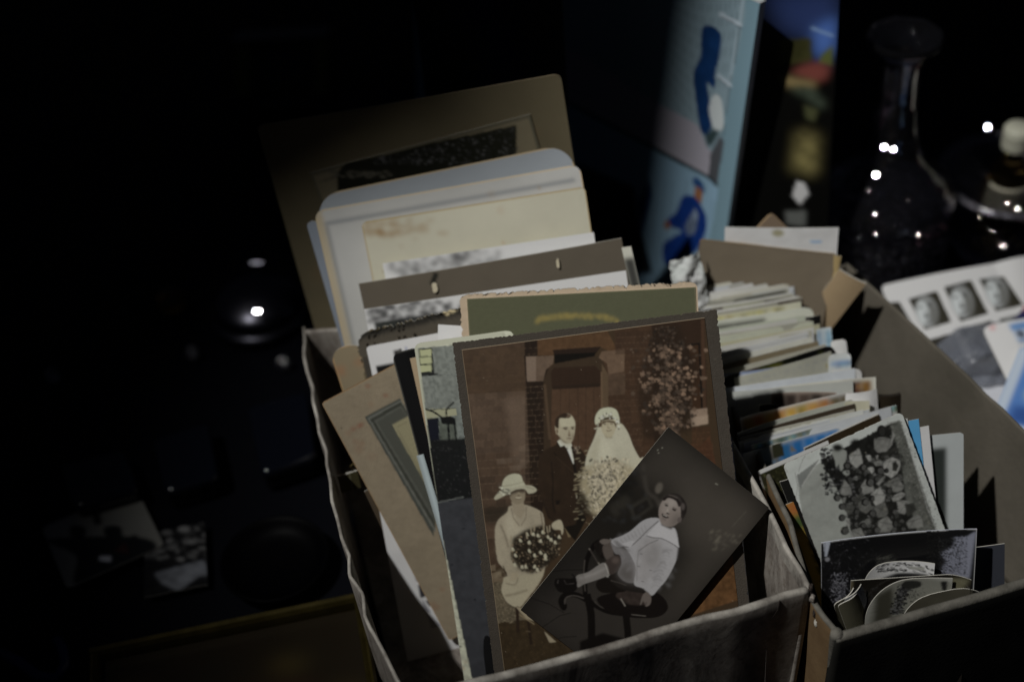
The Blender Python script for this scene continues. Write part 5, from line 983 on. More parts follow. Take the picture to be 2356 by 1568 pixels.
# ================================================================ behind the boxes
def magazine():
    c = leaning((1300, -150), .315, (1771, 9), .300, 6, .29); k = Canvas(c, 800, (112, 132, 142), 2.6); r = k.rng; k.map = (2350/1.6299, 0, .6377/1.6299)
    return c, k
def poster():
    # right edge follows (1748,10)-(1665,560)
    Yp = .93; n = unit(np.array([-.76, -.63, .10])); P0 = onz(1700, 560, .10); 
    def q(p): d = ray(*p); return C0+d*((P0-C0).dot(n)/d.dot(n))
    B, D = q((1748, 8)), q((1662, 600)); d = unit(D-B); t = np.cross(d, n); t = t if t[0] > 0 else -t
    h = .33; w = .34; A = B-t*w; c = Card(A, t, d, w, h); k = Canvas(c, 700, (84, 106, 116), 3.1); r = k.rng; k.map = (1441.8, 0, .3912)
    k.grain(.03, 30, 2)
    # upper picture
    k.P([(-900, -600), (700, -60), (690, 100), (545, 820), (490, 900), (-900, 250)], (96, 112, 120))
    for i in range(30): x = 560-i*26; k.L([(x+140, -200), (x-40, 760)], 3, (56, 68, 76), alpha=.6)
    k.L([(690, -60), (600, 500)], 14, (112, 126, 134)); k.L([(660, 150), (560, 800)], 4, (50, 60, 66))
    for q_ in ([(540, 85), (672, 155)], [(530, 445), (612, 512)]): k.L(q_, 22, (128, 138, 146)); k.L([(a, b+12) for a, b in q_], 5, (50, 60, 66))
    k.P([(-900, -60), (130, 580), (415, 735), (470, 870), (500, 890), (560, 770), (545, 800), (480, 1030), (-900, 300)], (118, 116, 124)); k.P([(545, 800), (570, 830), (525, 1090), (475, 1040), (490, 900)], (60, 62, 66)); k.L([(-900, 310), (480, 1040), (530, 1090)], 16, (22, 26, 30))
    k.P([(440, 170), (500, 160), (550, 210), (545, 320), (520, 420), (510, 520), (470, 500), (500, 700), (470, 790), (430, 760), (400, 560), (390, 430), (430, 330)], (10, 42, 78), sm=True, tex=.3); k.P([(500, 570), (530, 560), (555, 600), (565, 740), (530, 770), (500, 740), (480, 640)], (138, 144, 150), sm=True); k.P([(455, 800), (500, 760), (545, 770), (500, 850), (470, 860)], (40, 54, 56), soft=4)
    # lower picture
    k.P([(-900, 330), (480, 1055), (535, 1110), (480, 1420), (400, 1700), (-900, 1700)], (98, 122, 138))
    for i in range(18): x = 480-i*40; k.L([(x+30, 1060), (x-30, 1600)], 3, (60, 78, 90), alpha=.6)
    k.P([(385, 1060), (400, 1040), (440, 1070), (455, 1130), (430, 1120), (395, 1090)], (24, 58, 96), sm=True); k.P([(400, 1100), (440, 1120), (440, 1170), (425, 1200), (395, 1190)], (112, 76, 50), sm=True)
    k.P([(330, 1150), (400, 1160), (440, 1220), (465, 1280), (455, 1380), (400, 1480), (330, 1500), (230, 1560), (215, 1430), (320, 1360), (250, 1330), (225, 1300), (290, 1240)], (10, 42, 96), sm=True, tex=.2); k.P([(400, 1220), (420, 1260), (400, 1370), (350, 1380), (340, 1320), (370, 1270)], (92, 104, 120))
    for i in range(5): k.L([(360+i*12, 1260+i*8), (348+i*12, 1370)], 5, (28, 40, 62))
    k.E(235, 1320, 20, 26, (104, 70, 52)); k.P([(60, 1200), (130, 1050), (150, 1150), (80, 1400)], (28, 50, 84), soft=6); k.P([(-900, 700), (40, 1100), (60, 1280), (150, 1600), (-900, 1700)], (26, 30, 34), soft=6)
    tag(build_sheet('picture_book', c, k.grid(), M_SATIN, .006, edge=(.55, .58, .6)), 'tall pale blue picture book with two framed scenes of people in blue, behind the boxes', 'book')
poster()
def dark_book():
    n = unit(np.array([-.25, -1, .14])); P0 = onz(1900, 560, .085)
    def q(p): d = ray(*p); return C0+d*((P0-C0).dot(n)/d.dot(n))
    B, D = q((1932, -20)), q((1904, 520)); d = unit(D-B); t = np.cross(d, n); t = t if t[0] > 0 else -t
    w = .075; c = Card(B-t*w, t, d, w, .36); k = Canvas(c, 600, (6, 6, 5), 4.2); r = k.rng; k.map = (1441.8, 0, .3912)
    k.P([(780, -100), (1245, -100), (1215, 330), (1110, 360), (1080, 250), (900, 180)], (30, 42, 74), soft=40); k.P([(1090, 180), (1220, 100), (1215, 300), (1110, 355)], (50, 76, 124), soft=24); k.L([(1080, 170), (1210, 220)], 14, (84, 104, 150), soft=4)
    k.P([(900, 240), (1080, 230), (1090, 370), (900, 390)], (40, 40, 18), soft=6, tex=.5); k.P([(1140, 330), (1205, 270), (1200, 390), (1120, 380)], (60, 66, 30), soft=5)
    k.P([(960, 430), (1030, 390), (1110, 370), (1190, 400), (1170, 470), (1100, 490)], (84, 44, 38), soft=14); k.P([(910, 450), (1110, 490), (1100, 520), (940, 510)], (96, 84, 54), soft=14); k.P([(960, 520), (1080, 520), (1170, 630), (1140, 640)], (52, 60, 50), soft=16, tex=.6)
    k.P([(1010, 770), (1120, 800), (1100, 1030), (970, 1000)], (84, 78, 46), soft=26, tex=.6); k.P([(1040, 620), (1120, 650), (1100, 720), (1050, 700)], (52, 54, 34), soft=8)
    k.P([(1000, 1065), (1040, 1075), (1068, 1140), (1015, 1205), (972, 1150)], (132, 134, 138), soft=2); k.P([(930, 1240), (1050, 1240), (1050, 1330), (940, 1320)], (66, 68, 66), soft=6)
    tag(build_sheet('picture_book', c, k.grid(), M_SATIN, .012, edge=(.02, .02, .02)), 'black picture book with a landscape of blue sky and red roof, left of the decanter', 'book')
dark_book()
# ================================================================ unseen panel added to block the key lamp (it throws the soft shade over the back left)
def shade_panel():
    d = unit(np.array(KEYDIR)); lamp = np.array(KEYT)+d*2.4; a = unit(np.cross([0, 0, 1.], d)); b = np.cross(d, a); dep = np.array(KEYT).dot(d)
    E_ = [np.array(e) for e in ((-.725, .24), (-.638, .43), (-.640, .60), (-.600, .76))]; t = .60; q = []
    for e in E_: q.append((a*e[0]+b*e[1]+d*dep)*(1-t)+lamp*t)
    o = unit(-a+b*.05); q[-1] = q[-1]+unit(q[-1]-q[-2])*.3
    bm = bmesh.new(); top = q+[q[-1]+o*1.1, q[0]+o*1.1]; vs = [bm.verts.new(p) for p in top]+[bm.verts.new(p+np.array([0, 0, .012])) for p in top]
    m_ = len(top)
    for f in [tuple(range(m_)), tuple(range(2*m_-1, m_-1, -1))]+[(i, i+m_, (i+1) % m_+m_, (i+1) % m_) for i in range(m_)]: bm.faces.new([vs[i] for i in f])
    bmesh.ops.recalc_face_normals(bm, faces=bm.faces); me = bpy.data.meshes.new('shade_panel_mesh'); bm.to_mesh(me); bm.free()
    return tag(link_mesh('added_shade_panel', me, solid('shade_panel_black', (.01, .01, .012), .9)), 'dark unseen panel added over the left side to shade the back', None, None, 'structure')
shade_panel()

# ================================================================ glassware on the right
def lathe(name, prof, c, mat, parent=None, seg=96, mod=None, axis=(0, 0, 1)):
    bm = bmesh.new(); rings = []
    for j, (r_, z) in enumerate(prof):
        ring = []
        for i in range(seg):
            th = 2*math.pi*i/seg; rr = r_*(1+(mod(th, z, j) if mod else 0)); ring.append(bm.verts.new((c[0]+rr*math.cos(th), c[1]+rr*math.sin(th), c[2]+z)))
        rings.append(ring)
    for j in range(len(rings)-1):
        for i in range(seg): bm.faces.new((rings[j][i], rings[j][(i+1) % seg], rings[j+1][(i+1) % seg], rings[j+1][i]))
    for rg in (rings[0], rings[-1]):
        if prof[0 if rg is rings[0] else -1][0] > 1e-6: bm.faces.new(rg)
    bmesh.ops.remove_doubles(bm, verts=bm.verts, dist=1e-6); bmesh.ops.recalc_face_normals(bm, faces=bm.faces)
    me = bpy.data.meshes.new(name); bm.to_mesh(me); bm.free()
    for p in me.polygons: p.use_smooth = True
    return link_mesh(name, me, mat, parent)
def prof(pts, n=8):
    p = np.array(pts, float); out = []
    for i in range(len(p)-1):
        a, b, c, d = p[max(i-1, 0)], p[i], p[i+1], p[min(i+2, len(p)-1)]
        for t in np.arange(n)/n: out.append(.5*((2*b)+(-a+c)*t+(2*a-5*b+4*c-d)*t*t+(-a+3*b-3*c+d)*t**3))
    out.append(p[-1]); o = np.array(out); o[:, 0] = np.clip(o[:, 0], 0, None); return [tuple(x) for x in o]
M_CUT = glass('cut_glass', (.92, .90, 1.0), .012, 1.72); M_CUT.node_tree.nodes['Principled BSDF'].inputs['Transmission Weight'].default_value = .995
M_FROST = glass('frosted_rim_glass', (.85, .83, .95), .16, 1.5); M_FROST.node_tree.nodes['Principled BSDF'].inputs['Transmission Weight'].default_value = .94
def facets(m, zmax, sc):
    nt = m.node_tree; b = nt.nodes['Principled BSDF']; tc = nt.nodes.new('ShaderNodeTexCoord'); v = nt.nodes.new('ShaderNodeTexVoronoi'); v.inputs['Scale'].default_value = sc; bp = nt.nodes.new('ShaderNodeBump'); bp.inputs['Distance'].default_value = .004
    se = nt.nodes.new('ShaderNodeSeparateXYZ'); lt = nt.nodes.new('ShaderNodeMath'); lt.operation = 'LESS_THAN'; lt.inputs[1].default_value = zmax
    nt.links.new(tc.outputs['Object'], v.inputs['Vector']); nt.links.new(tc.outputs['Object'], se.inputs[0]); nt.links.new(se.outputs['Z'], lt.inputs[0]); nt.links.new(lt.outputs[0], bp.inputs['Strength']); nt.links.new(v.outputs['Distance'], bp.inputs['Height']); nt.links.new(bp.outputs['Normal'], b.inputs['Normal'])
    ma = nt.nodes.new('ShaderNodeMath'); ma.operation = 'MULTIPLY_ADD'; ma.inputs[1].default_value = .13; ma.inputs[2].default_value = .012; nt.links.new(lt.outputs[0], ma.inputs[0]); nt.links.new(ma.outputs[0], b.inputs['Roughness'])
facets(M_CUT, .066, 150)
def decanter():
    b = onz(2012, 634, 0); o = empty('decanter', b, 'cut glass decanter with flared lip, standing behind the grey brown box', 'decanter')
    outer = [(x, z*.85) for x, z in prof([(.030, 0), (.046, .002), (.050, .02), (.0525, .06), (.052, .088), (.047, .106), (.034, .122), (.023, .138), (.0175, .160), (.0145, .19), (.0145, .225), (.017, .236), (.024, .243), (.027, .248), (.0255, .252)], 10)]
    inner = [(x, z*.85+.0005) for x, z in prof([(.022, .250), (.013, .238), (.0105, .22), (.0105, .19), (.0145, .165), (.019, .140), (.030, .120), (.042, .104), (.047, .086), (.0465, .06), (.043, .02), (.02, .012), (0, .012)], 8)]
    def cut(th, z, j):
        if j >= len(outer): return 0
        if .004 < z < .078: return -.05*abs(math.sin(10*th+z*230))*abs(math.sin(10*th-z*230))-.02*abs(math.sin(5*th))
        if .16 < z < .225: return -.03*abs(math.sin(4*th))
        return 0
    lathe('body', outer+inner, b, M_CUT, o, 160, cut)
    return o, b, outer
DEC = decanter()
M_BOWL = glass('bowl_glass', (.95, .94, 1.0), .015, 1.22); facets(M_BOWL, .034, 150)
def bowl():
    b = onz(2296, 570, 0); o = empty('glass_bowl', b, 'cut glass bowl with thick rim at the right edge, holding small bottles', 'bowl')
    outer = prof([(.028, 0), (.034, .002), (.042, .02), (.050, .043), (.055, .064), (.056, .070), (.054, .072)], 9)
    inner = prof([(.051, .069), (.046, .043), (.037, .02), (.026, .009), (0, .008)], 7)
    lathe('rim', [(.0525+.0030*math.cos(t), .0715+.0028*math.sin(t)) for t in np.linspace(-1.2, 4.2, 14)], b, M_FROST, o, 120, lambda th, z, j: .012*abs(math.sin(14*th)))
    lathe('bowl', outer+inner, b, M_BOWL, o, 160, lambda th, z, j: (-.035*abs(math.sin(9*th+z*150))-.035*abs(math.sin(9*th-z*150)) if j < len(outer) and .006 < z < .064 else (-.02*abs(math.sin(12*th)) if j < len(outer) and z >= .064 else 0)))
    return o, b, outer
BOWL = bowl(); BB = BOWL[1]
def bottle(px, hgt, capc, liq, label, rad, lab=True, base=None, lean=(0, 0)):
    c = base; o = empty('miniature_bottle', c, label, 'bottle')
    s_ = hgt/.105
    lathe('glass', prof([(0, 0), (rad*.9, 0), (rad, .003*s_), (rad, .06*s_), (rad*.94, .066*s_), (rad*.5, .078*s_), (rad*.42, .084*s_), (rad*.42, .092*s_), (0, .092*s_)], 6), c, glass('bottle_glass', liq, .02, 1.36), o, 48)
    lathe('screw_cap', [(0, .0), (rad*.66, 0), (rad*.68, .001), (rad*.66, .003), (rad*.69, .004), (rad*.69, .006), (rad*.66, .007), (rad*.69, .008), (rad*.69, .016*s_), (rad*.6, .018*s_), (0, .018*s_)], c+np.array([0, 0, .087*s_]), capc, o, 48)
    if lab:
        for z0, z1, nm in ((.044, .060, 'neck_label'), (.024, .039, 'body_label')):
            bm = bmesh.new(); n = 26; rr = rad*1.012; a0, a1 = math.radians(190), math.radians(335)
            lo = [[bm.verts.new((c[0]+(rr+e)*math.cos(a0+(a1-a0)*i/n), c[1]+(rr+e)*math.sin(a0+(a1-a0)*i/n), c[2]+z*s_)) for i in range(n+1)] for z, e in ((z0, 0), (z1, 0), (z1, .0003), (z0, .0003))]
            for j in range(4):
                for i in range(n): bm.faces.new((lo[j][i], lo[j][i+1], lo[(j+1) % 4][i+1], lo[(j+1) % 4][i]))
            bmesh.ops.recalc_face_normals(bm, faces=bm.faces); me = bpy.data.meshes.new(nm); bm.to_mesh(me); bm.free(); link_mesh(nm, me, M_LABEL, o)
            if nm == 'neck_label':
                pass
M_LABEL = solid('cream_label_paper', (.66, .62, .48), .7, 0, .3, None, ((.56, .53, .42), 60)); M_CAP = solid('cream_plastic_cap', (.52, .52, .42), .5)
bottle(None, .108, M_CAP, (.92, .62, .22), 'miniature bottle of amber liquor with cream cap and labels inside the glass bowl', .0155, base=BB+np.array([-.004, -.004, .010]))
bottle(None, .10, solid('dark_red_cap', (.08, .01, .008), .4), (.20, .03, .015), 'dark red miniature bottle at the right edge, leaning room beside the amber one'.replace('leaning room ', ''), .014, False, base=BB+np.array([.034, -.014, .014]))
def stopper():
    c = onz(2350, 476, .045); o = tag(lathe('bottle_stopper', prof([(0, 0), (.006, .001), (.009, .008), (.006, .016), (0, .017)], 5), c, M_CAP, None, 32), 'cream stopper at the right edge, below the amber bottle labels', 'stopper')
stopper()
def shards():
    r = random.Random(4)
    for i, (x, y, lab) in enumerate([((2296), 560, 'slanting clear glass stick at the foot of the glass bowl'), (2330, 590, 'short clear glass stick right of the slanting one, below the bowl')]):
        a, b_ = onz(x-14, y-34, .035), onz(x+16, y+26, .012); tag(tube('glass_stick', [a, (a+b_)/2, b_], .0032, M_CUT), lab, 'glass stick')
shards()

# flat glint discs added to glass and lid, aimed halfway between lamp and viewer
M_GLINT = glass('glint_disc_glass', (.95, .95, 1.0), .03, 1.7)
def glint_disc(px, obj, rad, parent, axis=None, pr=None, z=None, mat=None, sx=1., tilt=0):
    rd = ray(*px)
    if z is not None: p = onz(*px, z)
    else:
        zs = np.array([q[1] for q in pr]); rs = np.array([q[0] for q in pr]); p = None; o_ = np.argsort(zs)
        for t in np.arange(.6, 1.4, .0005):
            q = C0+rd*t; hz = q[2]-axis[2]
            if 0 < hz < zs.max() and np.hypot(q[0]-axis[0], q[1]-axis[1]) < np.interp(hz, zs[o_], rs[o_])+.0006: p = q; break
        if p is None: return
    lamp = np.array(KEYT)+unit(np.array(KEYDIR))*2.4; n = unit(unit(lamp-p)-rd); n = unit(n+tilt*np.array([1, 0, 0])); a = unit(np.cross(n, [0, 0, 1.])); b = np.cross(n, a); bm = bmesh.new(); m = 8
    f0 = [bm.verts.new(p+(a*math.cos(2*math.pi*i/m)*sx+b*math.sin(2*math.pi*i/m))*rad) for i in range(m)]; f1 = [bm.verts.new(p-n*.0006+(a*math.cos(2*math.pi*i/m)*sx+b*math.sin(2*math.pi*i/m))*rad*1.15) for i in range(m)]
    bm.faces.new(f0); bm.faces.new(f1[::-1])
    for i in range(m): bm.faces.new((f0[i], f1[i], f1[(i+1) % m], f0[(i+1) % m]))
    bmesh.ops.recalc_face_normals(bm, faces=bm.faces); me = bpy.data.meshes.new('glint_disc'); bm.to_mesh(me); bm.free(); link_mesh('glint_disc', me, mat or M_GLINT, parent)
for px, r_ in [((2034, 338), .0011), ((2056, 343), .0010), ((2015, 402), .0014), ((2014, 490), .00016), ((2014, 541), .00012), ((2111, 540), .00012), ((2085, 460), .00008), ((1955, 480), .00007), ((1975, 545), .00009), ((2060, 520), .00007), ((2085, 28), .0001), ((2072, 152), .0002), ((1992, 440), .00007)]: glint_disc(px, None, r_, DEC[0], DEC[1], DEC[2])
for px, r_ in [((2273, 293), .0009), ((2195, 388), .00012), ((2183, 496), .0001), ((2252, 500), .0001), ((2320, 465), .00014), ((2341, 480), .00024), ((2308, 566), .0002), ((2215, 545), .00007), ((2285, 530), .0001), ((2190, 440), .00008)]: glint_disc(px, None, r_, BOWL[0], BOWL[1], BOWL[2]) if px[1] > 400 else glint_disc(px, None, r_, BOWL[0], z=.073)

# ================================================================ papers right of the grey brown box
def flat(TL, TR, z1, z2, h, tilt, w=None):
    A, B = onz(*TL, z1), onz(*TR, z2); t = unit(B-A); hz = unit(np.array([t[0], t[1], 0])); fw = np.array([hz[1], -hz[0], 0]); d = unit(fw-np.array([0, 0, math.tan(math.radians(tilt))])); d = unit(d-t*d.dot(t))
    return Card(A, t, d, w or np.linalg.norm(B-A), h)
def contact():
    c = flat((2022, 665), (2292, 604), .060, .060, .115, 20, .118); k = Canvas(c, 1500, (160, 166, 182), 2.7); k.map = (1987.8, 582.9, .2739); r = k.rng
    def face(q, cx, cy, s, rot=0):
        k.P(q, (46, 44, 36)); R_ = lambda dx, dy: (cx+dx*s, cy+dy*s)
        k.E(*R_(0, 0), 92*s, 132*s, (108, 110, 110), rot=-14, soft=6); k.E(*R_(-30, 14), 52*s, 100*s, (150, 154, 158), rot=-14, soft=8); k.E(*R_(58, 30), 40*s, 90*s, (78, 78, 74), rot=-14, soft=10, alpha=.7)
        k.E(*R_(-52, -34), 20*s, 9*s, (64, 66, 66), rot=-20, soft=3); k.E(*R_(22, -50), 24*s, 10*s, (60, 62, 62), rot=-20, soft=3); k.E(*R_(20, -66), 30*s, 6*s, (80, 80, 78), rot=-20, soft=3)
        k.P([R_(-16, -30), R_(-2, 30), R_(18, 40), R_(-20, 48)], (86, 88, 88), soft=4); k.E(*R_(0, 40), 22*s, 9*s, (40, 42, 42), rot=-18, soft=3); k.E(*R_(12, 78), 34*s, 8*s, (70, 72, 72), rot=-18, soft=3); k.E(*R_(14, 92), 26*s, 6*s, (124, 126, 128), rot=-18, soft=3)
    face([(365, 410), (600, 340), (725, 592), (505, 655)], 520, 508, 1.0); face([(660, 308), (890, 240), (1035, 520), (800, 590)], 815, 425, 1.05); face([(960, 228), (1170, 196), (1335, 440), (1100, 500)], 1110, 335, 1.05)
    k.P([(120, 440), (290, 430), (420, 640), (480, 690), (300, 800)], (44, 42, 36)); k.P([(520, 740), (740, 680), (860, 920), (640, 1000)], (44, 42, 36)); k.P([(790, 650), (1060, 578), (1200, 840), (930, 900)], (46, 44, 38)); k.P([(1125, 568), (1360, 505), (1500, 740), (1260, 820)], (46, 44, 38)); k.E(1250, 570, 80, 26, (96, 98, 98), soft=10)
    for x, y in ((560, 340), (860, 262), (1140, 180)): k.L([(x-200, y+70), (x, y)], 4, (120, 126, 136), soft=1, alpha=.5)
    tag(build_sheet('contact_sheet', c, k.grid(), M_SATIN, .0006, bend=(.003, 0), twist=.02, round_=.004, curlf=lambda a, b: .010*np.clip(a-.75, 0, 1)*np.clip(.3-b, 0, 1)*10-.012*np.clip(a-.82, 0, 1)**2*10), 'white sheet of repeated black and white face portraits beside the grey brown box', 'contact sheet')
contact()
def pile():
    c = flat((2130, 780), (2200, 762), .040, .040, .08, 6, .05); k = Canvas(c, 900, (150, 152, 160), 2.6); k.UP([(0, .0), (.7, 0), (.8, .22), (.05, .3)], (150, 84, 58), 3); k.UP([(.1, .1), (.6, .08), (.5, .16), (.15, .2)], (160, 110, 80), 2)
    tag(build_sheet('leaflet', c, k.grid(), M_SATIN, .001), 'leaflet with an orange band sticking out below the sheet of portraits', 'leaflet')
    c = flat((2318, 646), (2420, 610), .035, .035, .09, 8); k = Canvas(c, 700, (168, 118, 128), 2.6); tag(build_sheet('card', c, k.grid(), M_MATTE, .001, round_=.02, bend=(.003, 0)), 'plain pink card with a rounded corner at the right edge', 'card')
    c = flat((2250, 700), (2420, 660), .048, .050, .05, 8); k = Canvas(c, 900, (26, 40, 80), 2.6); k.UP([(0, 0), (1, 0), (1, .3), (0, .26)], (150, 100, 90), 3); k.UP([(0, .3), (1, .34), (1, .5), (0, .5)], (30, 34, 70), 2); k.UP([(0, .0), (.15, 0), (.15, .5), (0, .5)], (140, 146, 156), 3)
    tag(build_sheet('leaflet', c, k.grid(), M_SATIN, .001), 'navy leaflet with a salmon stripe at the right edge below the portraits', 'leaflet')
    # sheets of blue labels
    def lbl(k):
        for i in range(6):
            y = .02+i*.165; k.UP([(.36, y), (.74, y), (.74, y+.13), (.36, y+.13)], (136, 146, 160), 1.5); k.UP([(.36, y+.01), (.74, y+.005), (.74, y+.05), (.36, y+.05)], (58, 104, 150), 2.5, .9); k.UP([(.38, y+.11), (.74, y+.11), (.74, y+.135), (.38, y+.135)], (70, 96, 130), 2, .8)
            k._fill(np.array([(.45*k.W+.055*k.W*math.cos(t), (y+.078)*k.Hh+.025*k.Hh*math.sin(t)) for t in np.linspace(0, 6.2, 14)]), (52, 60, 72), .95, 1.5)
            k.UP([(.8, y), (1, y), (1, y+.12), (.8, y+.12)], (62, 96, 140), 2, .8); k.U(.34, y+.145, 1, y+.15, (110, 120, 134), 1)
        k.UP([(.08, .02), (.2, .0), (.14, .05)], (170, 90, 90), 2, .6)
    c = flat((2258, 752), (2420, 726), .064, .064, .13, 9); k = Canvas(c, 1000, (160, 168, 178), 2.5); lbl(k)
    tag(build_sheet('label_sheet', c, k.grid(), M_SATIN, .001, round_=.006, corners=(1, 0, 0, 0), bend=(.002, 0)), 'white sheet printed with a column of small blue labels, at the right edge', 'label sheet')
    c = flat((2292, 800), (2420, 770), .052, .052, .14, 7); 
    A = onz(2346, 800, .064); B = onz(2304, 905, .058); d = unit(B-A); t = unit(np.cross([0, 0, 1.], d)); t = t if t[0] > 0 else -t
    c = Card(A, t, d, .07, .07); k = Canvas(c, 900, (64, 100, 150), 2.5); k.UP([(0, 0), (.1, 0), (.1, 1), (0, 1)], (140, 150, 164), 2); k.UP([(.3, .1), (.9, .0), (.9, .2), (.35, .35)], (120, 140, 150), 4); k.UP([(.2, .5), (.9, .4), (.9, .5), (.25, .62)], (130, 150, 130), 4); k.UP([(.15, .7), (.9, .66), (.9, .9), (.15, .9)], (40, 70, 120), 4); k.UP([(.12, .92), (.9, .92), (.9, 1), (.12, 1)], (150, 156, 166), 2)
    tag(build_sheet('label_sheet', c, k.grid(), M_SATIN, .001, bend=(.003, 0)), 'blue printed sheet lying across the column of labels at the right edge', 'label sheet')
    # plastic bag
    A = onz(2155, 735, .07); nx, ny = 60, 44; rg = np.random.default_rng(8); nz = noise2(ny, nx, 14, rg, 3)
    bm = bmesh.new(); g = []
    for j in range(ny):
        row = []
        for i in range(nx):
            u_, v_ = i/(nx-1), j/(ny-1); px = 2150+u_*230-v_*10; py = 775+v_*125-u_*25-28*math.sin(math.pi*u_)*(1-v_); p = onz(px, py, .040+.020*math.sin(math.pi*u_)**.5*math.sin(math.pi*min(1, v_*1.1+.05))+.012*(nz[j, i]-.5)); row.append(bm.verts.new(p))
        g.append(row)
    for j in range(ny-1):
        for i in range(nx-1): bm.faces.new((g[j][i], g[j][i+1], g[j+1][i+1], g[j+1][i]))
    me = bpy.data.meshes.new('plastic_bag'); bm.to_mesh(me); bm.free()
    for p in me.polygons: p.use_smooth = True
    m, nt, b = nmat('frosted_grey_plastic'); b.inputs['Base Color'].default_value = (.24, .26, .31, 1); b.inputs['Roughness'].default_value = .25; b.inputs['Alpha'].default_value = .5
    add_bump(nt, b, 60, .6, .003)
    o = link_mesh('plastic_bag', me, m); sm = o.modifiers.new('solidify', 'SOLIDIFY'); sm.thickness = .0003
    tag(o, 'crumpled translucent grey plastic bag between the portraits sheet and the blue labels', 'plastic bag')
pile()

# ================================================================ dim things on the left of the table
M_GLB = solid('glossy_black_lacquer', (.004, .005, .009), .12, 0, .6)
def roundbox(name, q, z0, z1, r, mat, parent=None):
    bm = bmesh.new(); n = len(q); pts = []
    q = [np.array(p[:2]) for p in q]
    for i in range(n):
        a, b, c = q[i-1], q[i], q[(i+1) % n]; u1 = unit(a-b); u2 = unit(c-b)
        for t in np.linspace(0, 1, 5): p0, p1 = b+u1*r, b+u2*r; pts.append((1-t)**2*p0+2*t*(1-t)*b+t*t*p1)
    c = np.mean(pts, axis=0); rings = []
    for z, s_ in [(z0, 0), (z1-r*.5, 0), (z1-r*.2, r*.15), (z1, r*.5)]: rings.append([bm.verts.new((*(p+unit(c-p)*s_), z)) for p in pts])
    m = len(pts)
    for j in range(3):
        for i in range(m): bm.faces.new((rings[j][i], rings[j][(i+1) % m], rings[j+1][(i+1) % m], rings[j+1][i]))
    bm.faces.new(rings[0][::-1]); bm.faces.new(rings[-1]); bmesh.ops.recalc_face_normals(bm, faces=bm.faces)
    me = bpy.data.meshes.new(name); bm.to_mesh(me); bm.free()
    for p in me.polygons: p.use_smooth = len(p.vertices) < 5
    return link_mesh(name, me, mat, parent)
